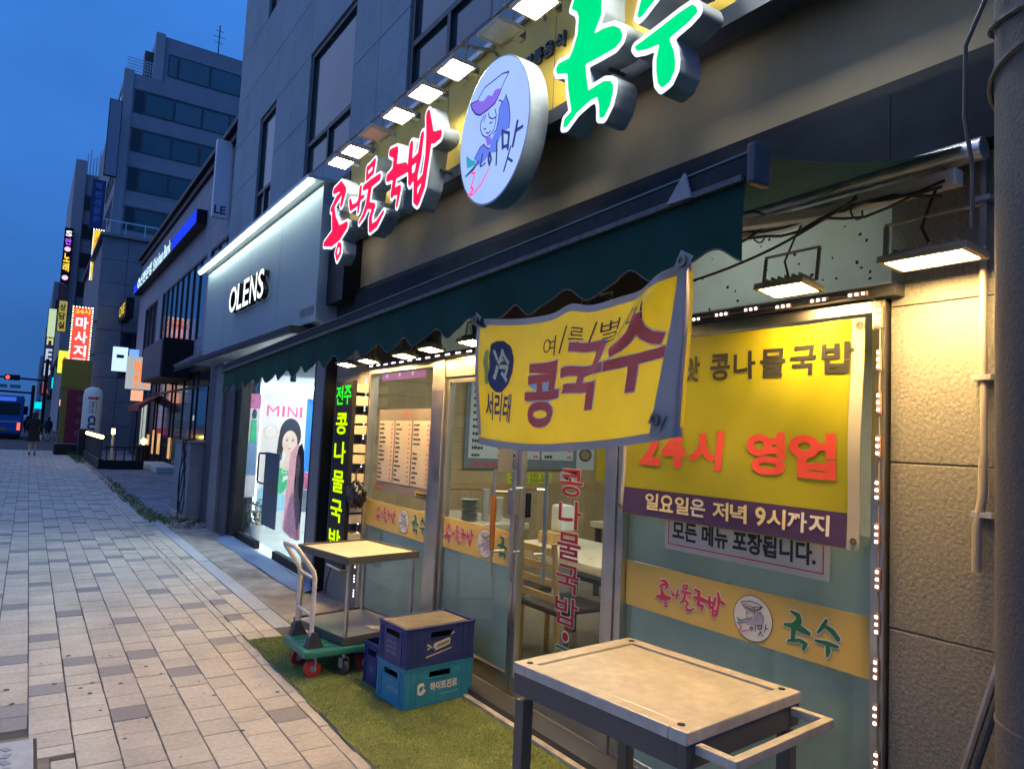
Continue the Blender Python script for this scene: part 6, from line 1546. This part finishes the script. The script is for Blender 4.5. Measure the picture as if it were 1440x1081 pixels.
ms = blade('massage_sign', 'red blade sign with white massage lettering framed by small bulbs', 1.42, 2.26, 41.9, 4.22, 7.08, MR,
           [('24시', .10, 2.52, .64, .26, MYL), ('마', .15, 1.76, .55, .62, MW), ('사', .15, 1.06, .55, .60, MW), ('지', .15, .38, .55, .58, MW), ('대환영', .14, .10, .56, .2, MW)], True)
MB().box(2.26, 2.5, 41.95, 42.05, 6.4, 6.5).build('bracket', STEELD, ms); MB().box(2.26, 2.5, 41.95, 42.05, 4.7, 4.8).build('bracket', STEELD, ms)
blade('yellow_blade_sign', 'yellow blade sign edged with white bulbs high above the massage sign', 2.38, 2.95, 50.0, 9.9, 13.0, emit('ysign', (.85, .60, .03), .8), [('사', .06, 2.2, .42, .5, emit('orange_ink', (.9, .2, .02), .7)), ('진', .06, 1.5, .42, .5, MATS['orange_ink'])], True)
blade('blue_blade_sign', 'unlit blue blade sign with pale characters on the tall building', 2.5, 3.35, 60.0, 15.3, 19.0, mat('blade_blue', (.01, .03, .16), .5), [(c_, .2, 3.0-k*.62, .45, .48, mat('pale_blue', (.12, .18, .36), .5)) for k, c_ in enumerate('학원전문관')])
blade('grey_blade_sign', 'long pale grey unlit blade sign near the top of the tall building', 3.1, 3.95, 59.8, 19.4, 25.2, mat('blade_grey', (.20, .24, .30), .5, var=.05), [])
vs_ = thing('yellow_fascia', 'mustard yellow sign panel above the red tent awning', 'sign', (1.4, 44, 3)); MB().box(1.15, 2.38, 40.6, 41.2, 2.9, 4.35).build('panel', mat('fascia_mustard', (.34, .22, .02), .6), vs_, bevel=.03)
rc = thing('red_column_sign', 'dark red standing sign with pale characters under the yellow panel', 'sign', (1.5, 40, 0)); MB().box(1.45, 2.10, 39.6, 40.1, 0, 2.85).build('panel', mat('deep_red', (.22, .01, .03), .6), rc, bevel=.03)
MB().box(1.18, 1.44, 39.7, 40.1, 0, 2.85).build('side_panel', mat('side_gold', (.30, .18, .03), .6), rc)
for k, c_ in enumerate('안주치킨'):
    t = MB(); put_text(t, c_, FY(1.82, 39.6, 2.3-k*.55), 0, 0, .26, .28, .006, .02); t.build('lettering', mat('dull_pink', (.32, .12, .14), .5), rc)
pl = thing('lit_wall_panel', 'pale violet lit panel on the corner building beside the inflatable column', 'sign', (2.4, 42, 2)); MB().box(2.12, 2.40, 41.5, 41.98, 1.2, 4.3).build('panel', emit('panel_violet', (.50, .45, .75), .55, var=.3), pl)

# ================================================================== TALL OFFICE BUILDING AND THE ROW BEYOND
T = thing('office_tower', 'tall dark office building with ribbon windows and a stepped top', 'building', (8, 62, 0))
TW = mat('tower_wall', (.27, .28, .31), .8, var=.08, scale=1.2, wear=.1)
MB().box(4.03, 20, 61.0, 84, 0, 28.1).build('wall', TW, T); MB().box(6.0, 20, 61.2, 84, 28.1, 31.8).build('upper_storey', TW, T)
MB().box(3.95, 4.6, 60.9, 61.6, 0, 28.3).build('corner_pier', mat('tower_pier', (.34, .34, .36), .8, var=.08), T); MB().box(5.9, 6.55, 61.0, 61.7, 28.1, 31.9).build('corner_pier', MATS['tower_pier'], T)
GRN = mat('tower_pane', (.014, .050, .056), .12, var=.6, scale=.25, spec=1.0); GRN2 = mat('tower_pane_pale', (.05, .10, .11), .15, var=.2, spec=1.0); GRN3 = mat('tower_pane_dark', (.012, .018, .022), .1, var=.1)
rows = [(z0, z0+1.72) for z0 in (25.1, 22.05, 19.0, 15.95, 12.9, 9.85, 6.8)]
for ri, rr in enumerate(rows):
    xs_ = [(4.75, 5.45), (5.5, 7.55), (7.6, 9.6), (9.65, 11.7), (11.75, 13.6), (13.65, 15.6)]
    for sp2 in xs_:
        pane = GRN2 if ri == 0 and 7 < sp2[0] < 13 else (GRN3 if sp2[0] < 5 else GRN)
        wall_windows(T, FY(0, 61.0, 0), [sp2], [rr], WF, pane, 1)
for sp2 in ((6.9, 7.6), (7.65, 10.0), (10.05, 12.4), (12.45, 14.8)): wall_windows(T, FY(0, 61.2, 0), [sp2], [(28.7, 30.5)], WF, GRN2, 1)
for j in range(8): MB().box(4.61, 20, 60.93, 60.995, rows[0][0]+1.80-3.05*j, rows[0][0]+1.86-3.05*j).build('ledge', TW, T)
rl = MB()
for k in range(12): rl.box(4.1+k*.17, 4.13+k*.17, 61.05, 61.08, 28.1, 29.3)
for k in range(5): rl.box(4.1, 6.0, 61.04, 61.09, 28.3+k*.24, 28.34+k*.24)
rl.build('railing', ALU, T)
MB().box(5.3, 5.95, 62.0, 63.0, 28.1, 30.6).build('stair_head', STEELD, T)
an = MB().tube([(10.6, 62, 31.8), (10.6, 62, 34.6)], .05, 6)
for (a, b) in ((33.6, .45), (34.1, .3), (33.1, .35)): an.tube([(10.6-b, 62, a), (10.6+b, 62, a)], .025, 5)
an.build('antenna', STEELD, T)
# sides of the tower towards the street
for j in range(8): wall_windows(T, FX(4.03, 66.5, 0), [(-4, 4)], [(5.5+j*2.9, 7.0+j*2.9)], WF, GRN3, 4)
D = thing('grey_tower', 'slim grey tower with a stair-like roof frame beyond the office tower', 'building', (3, 90, 0))
MB().box(2.45, 20, 88.0, 120, 0, 27.5).build('wall', TW, D); MB().box(2.0, 3.0, 87.6, 110, 8, 28.8).build('fin_wall', MATS['tower_pier'], D); 
rf = MB()
for k in range(8): rf.box(3.0+k*.28, 3.12+k*.28, 88.2, 88.4, 27.5, 29.8+.5*math.sin(k*2))
rf.build('roof_frame', ALU, D)
for j in range(7): wall_windows(D, FY(0, 88.0, 0), [(3.1, 5.2)], [(5+j*3.1, 6.6+j*3.1)], WF, GRN3, 2)
E2 = thing('far_block', 'lower far building at the end of the row, in dusk shade', 'building', (2, 125, 0)); MB().box(1.5, 16, 122, 150, 0, 21).build('wall', TW, E2)
for j in range(5): wall_windows(E2, FY(0, 122, 0), [(1.9, 3.4)], [(4+j*3.2, 5.6+j*3.2)], WF, GRN3, 2)
E3 = thing('farthest_block', 'farthest low building closing the street on the right', 'building', (1, 180, 0)); MB().box(1.0, 20, 176, 210, 0, 14).build('wall', TW, E3)
for j in range(3): wall_windows(E3, FY(0, 176, 0), [(1.4, 4.4)], [(3+j*3.4, 5+j*3.4)], WF, GRN3, 2)
VI = emit('neon_violet', (.42, .10, .95), .9); WPK = emit('neon_pink', (1.0, .55, .75), .95)
blade('neon_blade_sign', 'narrow neon blade sign in violet and yellow on the grey tower', 1.55, 2.35, 87.0, 15.4, 21.2, BLACK, [('S', .12, 4.9, .55, .6, MW), ('안', .12, 4.0, .55, .7, VI), ('●', .12, 3.3, .55, .5, WPK), ('노', .12, 2.2, .55, .9, MYL), ('래', .12, 1.2, .55, .9, MYL), ('●', .12, .3, .55, .5, WPK)])
blade('dvd_blade_sign', 'grey unlit blade sign with dark red letters under the neon blade sign', 1.5, 2.3, 86.9, 12.3, 15.3, mat('blade_dim', (.10, .11, .13), .6), [('D', .1, 2.0, .55, .7, DKRED), ('V', .1, 1.15, .55, .7, DKRED), ('D', .1, .3, .55, .7, DKRED)])
blade('outlined_blade_sign', 'dark blade sign outlined in yellow beside a pale lit box', 1.5, 2.25, 80, 9.6, 12.6, emit('dim_yellow', (.5, .45, .12), .5), [('상', .1, 2.0, .5, .7, BLACK), ('담', .1, 1.15, .5, .7, BLACK), ('실', .1, .3, .5, .7, BLACK)])
blade('pale_blade_sign', 'pale green lit blade sign at the outer edge of the row', .75, 1.45, 80.5, 9.0, 11.8, emit('pale_green', (.55, .70, .45), .7), [])
blade('lemon_box_sign', 'lemon yellow lit box sign beyond the massage sign', 1.35, 2.3, 60, 4.6, 6.3, emit('lemon', (.75, .78, .06), .9), [('A', .25, .75, .4, .5, MATS['orange_ink'])])
blade('stacked_blade_sign', 'tall stacked blade sign with white and red panels far down the street', .95, 2.1, 110, 4.2, 13.0, mat('blade_dim2', (.14, .15, .18), .6), [('H', .2, 6.6, .7, 1.4, emit('pale_lemon', (.6, .6, .2), .8)), ('E', .2, 4.6, .7, 1.5, emit('ice', (.5, .62, .8), .7)), ('B', .2, 2.6, .7, 1.6, MATS['ice']), ('R', .2, .4, .7, 1.6, emit('dull_red', (.6, .08, .08), .6))])
CY = emit('cyan_lit', (.0, .62, .75), .95)
blade('cyan_sign', 'bright cyan lit fascia sign far down the street', .5, 3.4, 125, 2.6, 3.7, CY, []); blade('upper_cyan_sign', 'smaller cyan lit sign above the bright cyan fascia', 1.2, 3.2, 122, 5.6, 7.4, CY, [])
blade('pink_white_sign', 'small white and pink lit sign near the end of the row', 2.3, 3.4, 82, 2.6, 3.3, emit('pinkish', (.95, .55, .6), 1.0), []); blade('blue_white_sign', 'small pale blue lit sign above the white and pink one', 2.4, 3.2, 82, 3.6, 4.0, emit('bluish', (.2, .45, .95), .9), [])
blade('dark_menu_sign', 'dark blue unlit standing sign below the pink and white sign', 2.0, 3.0, 70, .5, 2.2, NAVY, [])
tent = MB().box(.95, 1.85, 34.6, 36.2, 0, .45).build('dark_planter', BLACK, None, bevel=.05); tag(tent, 'long low black planter standing on the pavement near the walker', 'planter')
sg = thing('standing_sign', 'dark standing sign and bin in front of the terrace fence end', 'sign', (1.9, 33.5, 0)); MB().box(1.70, 2.0, 33.2, 34.0, 0, 1.1).build('panel', BLACK, sg, bevel=.02)

OP = thing('opposite_building', 'building across the road whose pink massage sign reflects in the menu window', 'building', (-18, 44, 0))
MB().box(-26, -16, 34, 56, -.15, 9.5).build('wall', TW, OP)
for j in range(2): wall_windows(OP, lambda s, t, d: (-16+d, s, t), [(35+k*3.0, 37.2+k*3.0) for k in range(7)], [(2.6+j*4.6, 4.4+j*4.6)], WF, GRN3, 2)
op = thing('opposite_sign', 'pink lit massage sign across the road, seen mirrored in the menu window', 'sign', (-15.8, 44, 5))
MB().box(-16, -15.8, 40.6, 47.6, 5.05, 6.75).build('sign_box', BLACK, op); MB().box(-15.799, -15.79, 40.7, 47.5, 5.15, 6.65).build('face', emit('pink_face', (.75, .12, .62), 2.4), op)
t = MB(); put_text(t, '마사지', lambda s, t_, d: (-15.79+d, 41.2+s, 5.35+t_), 0, 0, 5.6, 1.1, .01, .03); t.build('lettering', emit('pink_text', (.9, .9, 1.0), 4.0), op)

# ================================================================== STREET FURNITURE FAR AWAY
tl_ = thing('traffic_signal', 'dark traffic signal mast with a red lamp on its arm across the road', 'traffic signal', (1.0, 72, 0))
MB().tube([(.95, 72, 0), (.95, 72, 6.4)], .13, 8).build('mast', BLACK, tl_); MB().tube([(.95, 72, 4.55), (-6, 72, 4.75)], .08, 8).build('arm', BLACK, tl_)
MB().box(-1.9, -.85, 71.7, 71.95, 4.4, 4.85).build('signal_head', BLACK, tl_); MB().lathe([(.01, 71.66), (.15, 71.68), (.15, 71.70)], (-1.68, 0, 4.62), 12, axis='Y').build('red_lamp', emit('signal_red', (1.0, .06, .04), 2.2), tl_)
g2 = thing('second_signal', 'second dark mast with a sign arm behind the bus', 'traffic signal', (.2, 78, 0)); MB().tube([(.15, 78, 0), (.15, 78, 4.3)], .14, 8).build('mast', BLACK, g2); MB().tube([(.15, 78, 3.6), (-6, 78, 3.7)], .09, 8).build('arm', BLACK, g2)
for (a, m_) in ((-3.2, 'neon_violet'), (-2.2, 'ice'), (-1.2, 'cyan_lit')): MB().box(a-.4, a+.4, 77.8, 77.9, 3.95, 4.25).build('sign_plate', mat('plate_'+m_, (.12, .25, .30), .5), g2)
# bus
bs = thing('city_bus', 'blue city bus seen from behind at the stop', 'bus', (-1.9, 69, -.15))
b = MB().box(-3.15, -.62, 66.0, 77.0, .20, 2.95); b.build('body', mat('bus_blue', (.012, .13, .46), .35, var=.05), bs, bevel=.16)
MB().box(-2.95, -.82, 65.97, 65.999, 1.55, 2.42).build('rear_window', mat('bus_glass', (.012, .016, .02), .1), bs); MB().box(-2.7, -1.1, 65.97, 65.999, 2.52, 2.80).build('route_sign', emit('route_blue', (.05, .14, .75), .7), bs)
MB().box(-2.9, -.9, 65.975, 65.999, 1.02, 1.12).build('stripe', mat('stripe_pale', (.35, .42, .5), .5), bs); MB().box(-2.3, -1.5, 65.972, 65.999, .42, .62).build('number_plate', mat('plate_yellow', (.30, .26, .06), .6), bs)
for x in (-3.0, -.92):
    MB().box(x, x+.18, 65.965, 65.999, .50, 1.02).build('tail_lamp', emit('tail_red', (1.0, .10, .04), 1.6), bs)
MB().box(-.618, -.60, 66.8, 76.0, 1.4, 2.5).build('side_window', MATS['bus_glass'], bs)
for (x, y) in ((-.9, 68), (-2.85, 68), (-.9, 75), (-2.85, 75)): MB().lathe([(.1, -.13), (.45, -.13), (.47, 0), (.45, .13), (.1, .13)], (x, y, .32), 20, axis='X').build('wheel', RUBBER, bs, smooth=True)
MB().box(-3.1, -.67, 66.02, 66.3, .02, .22).build('bumper', BLACK, bs)
MB().box(-.60, -.35, 66.9, 67.0, 1.6, 2.2).build('mirror', BLACK, bs)

for o in list(bs.children): pass
bs.location = (-1.62, 64.5, -.15)
# ================================================================== PEOPLE (seen from behind, walking away)
def person(loc, rotz, label, sc_=1.0, skirt=True, bag=True, coat=CLOTH):
    r = thing('person', label, 'person', loc, rotz)
    J = [((0, 0, .92), .115, .085), ((0, 0, 1.10), .105, .075), ((0, -.01, 1.30), .135, .085), ((0, -.005, 1.40), .085, .06), ((0, .0, 1.46), .045, .045), ((0, .01, 1.53), .062, .07), ((0, .01, 1.62), .058, .066),
         ((.085, .0, .86), .085, .085), ((.085, .06, .48), .052, .055), ((.085, -.03, .09), .034, .038), ((.085, .09, .03), .035, .025),
         ((-.085, .0, .86), .085, .085), ((-.085, .03, .48), .052, .055), ((-.085, -.19, .13), .034, .038), ((-.085, -.10, .03), .035, .025),
         ((.175, -.01, 1.36), .055, .05), ((.215, -.05, 1.12), .042, .042), ((.22, .03, .90), .032, .03), ((.215, .06, .82), .030, .018),
         ((-.175, -.01, 1.36), .055, .05), ((-.21, .02, 1.12), .042, .042), ((-.20, .14, .93), .032, .03), ((-.195, .18, .86), .030, .018)]
    E_ = [(0, 1), (1, 2), (2, 3), (3, 4), (4, 5), (5, 6), (0, 7), (7, 8), (8, 9), (9, 10), (0, 11), (11, 12), (12, 13), (13, 14), (2, 15), (15, 16), (16, 17), (17, 18), (2, 19), (19, 20), (20, 21), (21, 22)]
    me = bpy.data.meshes.new('body'); me.from_pydata([tuple(c*sc_ for c in j[0]) for j in J], E_, []); o = bpy.data.objects.new('body', me); COL.objects.link(o)
    md = o.modifiers.new('skin', 'SKIN'); md.use_smooth_shade = True
    for v, j in zip(me.skin_vertices[0].data, J): v.radius = (j[1]*sc_, j[2]*sc_)
    me.skin_vertices[0].data[0].use_root = True
    o.modifiers.new('sub', 'SUBSURF').levels = 1; o.modifiers['sub'].render_levels = 1
    dg = bpy.context.evaluated_depsgraph_get(); m2 = bpy.data.meshes.new_from_object(o.evaluated_get(dg)); bpy.data.objects.remove(o)
    m2.name = 'body'; m2.materials.clear(); m2.materials.append(SKIN); m2.materials.append(coat); m2.materials.append(RUBBER)
    for p in m2.polygons:
        z_ = p.center.z/sc_
        p.material_index = 2 if z_ < .14 else (0 if (z_ < .60 or z_ > 1.43 or (z_ < .92 and abs(p.center.x) > .17*sc_)) else 1)
    o = bpy.data.objects.new('body', m2); COL.objects.link(o); o.parent = r
    m = MB()
    prof = [(.145, .10, 1.42), (.175, .115, 1.34), (.165, .115, 1.15), (.150, .11, 1.02), (.185, .14, .86), (.215, .18, .56)] if skirt else [(.15, .10, 1.42), (.19, .12, 1.34), (.185, .125, 1.1), (.18, .125, .82)]
    n_ = 20; vs2 = []
    for (a, b, z_) in prof:
        for k in range(n_):
            t_ = 2*PI*k/n_; w_ = 1+.05*math.sin(5*t_+z_*3)*(1.5-z_); vs2.append((a*math.cos(t_)*w_*sc_, b*math.sin(t_)*w_*sc_, z_*sc_))
    m.add(vs2, [(i*n_+k, i*n_+(k+1) % n_, (i+1)*n_+(k+1) % n_, (i+1)*n_+k) for i in range(len(prof)-1) for k in range(n_)]); m.build('dress' if skirt else 'jacket', coat, r, smooth=True, local=True)
    m = MB().lathe([(.02, 1.70*sc_), (.075*sc_, 1.67*sc_), (.088*sc_, 1.60*sc_), (.085*sc_, 1.50*sc_), (.08*sc_, 1.36*sc_), (.05*sc_, 1.30*sc_)], (0, -.015*sc_, 0), 16); m.build('hair', HAIR, r, smooth=True, local=True)
    return r
person((.21, 33.0, 0), 0, 'person in a black dress with long dark hair walking away on the pavement')
b_ = MB().box(.37, .46, 33.05, 33.16, .62, .82).build('handbag', WHITE, None, bevel=.015); tag(b_, 'small pale bag held by the person in the black dress', 'bag')
person((1.15, 58.0, -.15), .2, 'person in dark clothes standing far down the pavement', 1.0, False, coat=mat('dark_coat', (.02, .022, .03), .9))
person((-.05, 62.0, -.15), -.1, 'person in dark clothes just beside the bus', 1.0, False, coat=mat('brown_coat', (.05, .04, .035), .9))
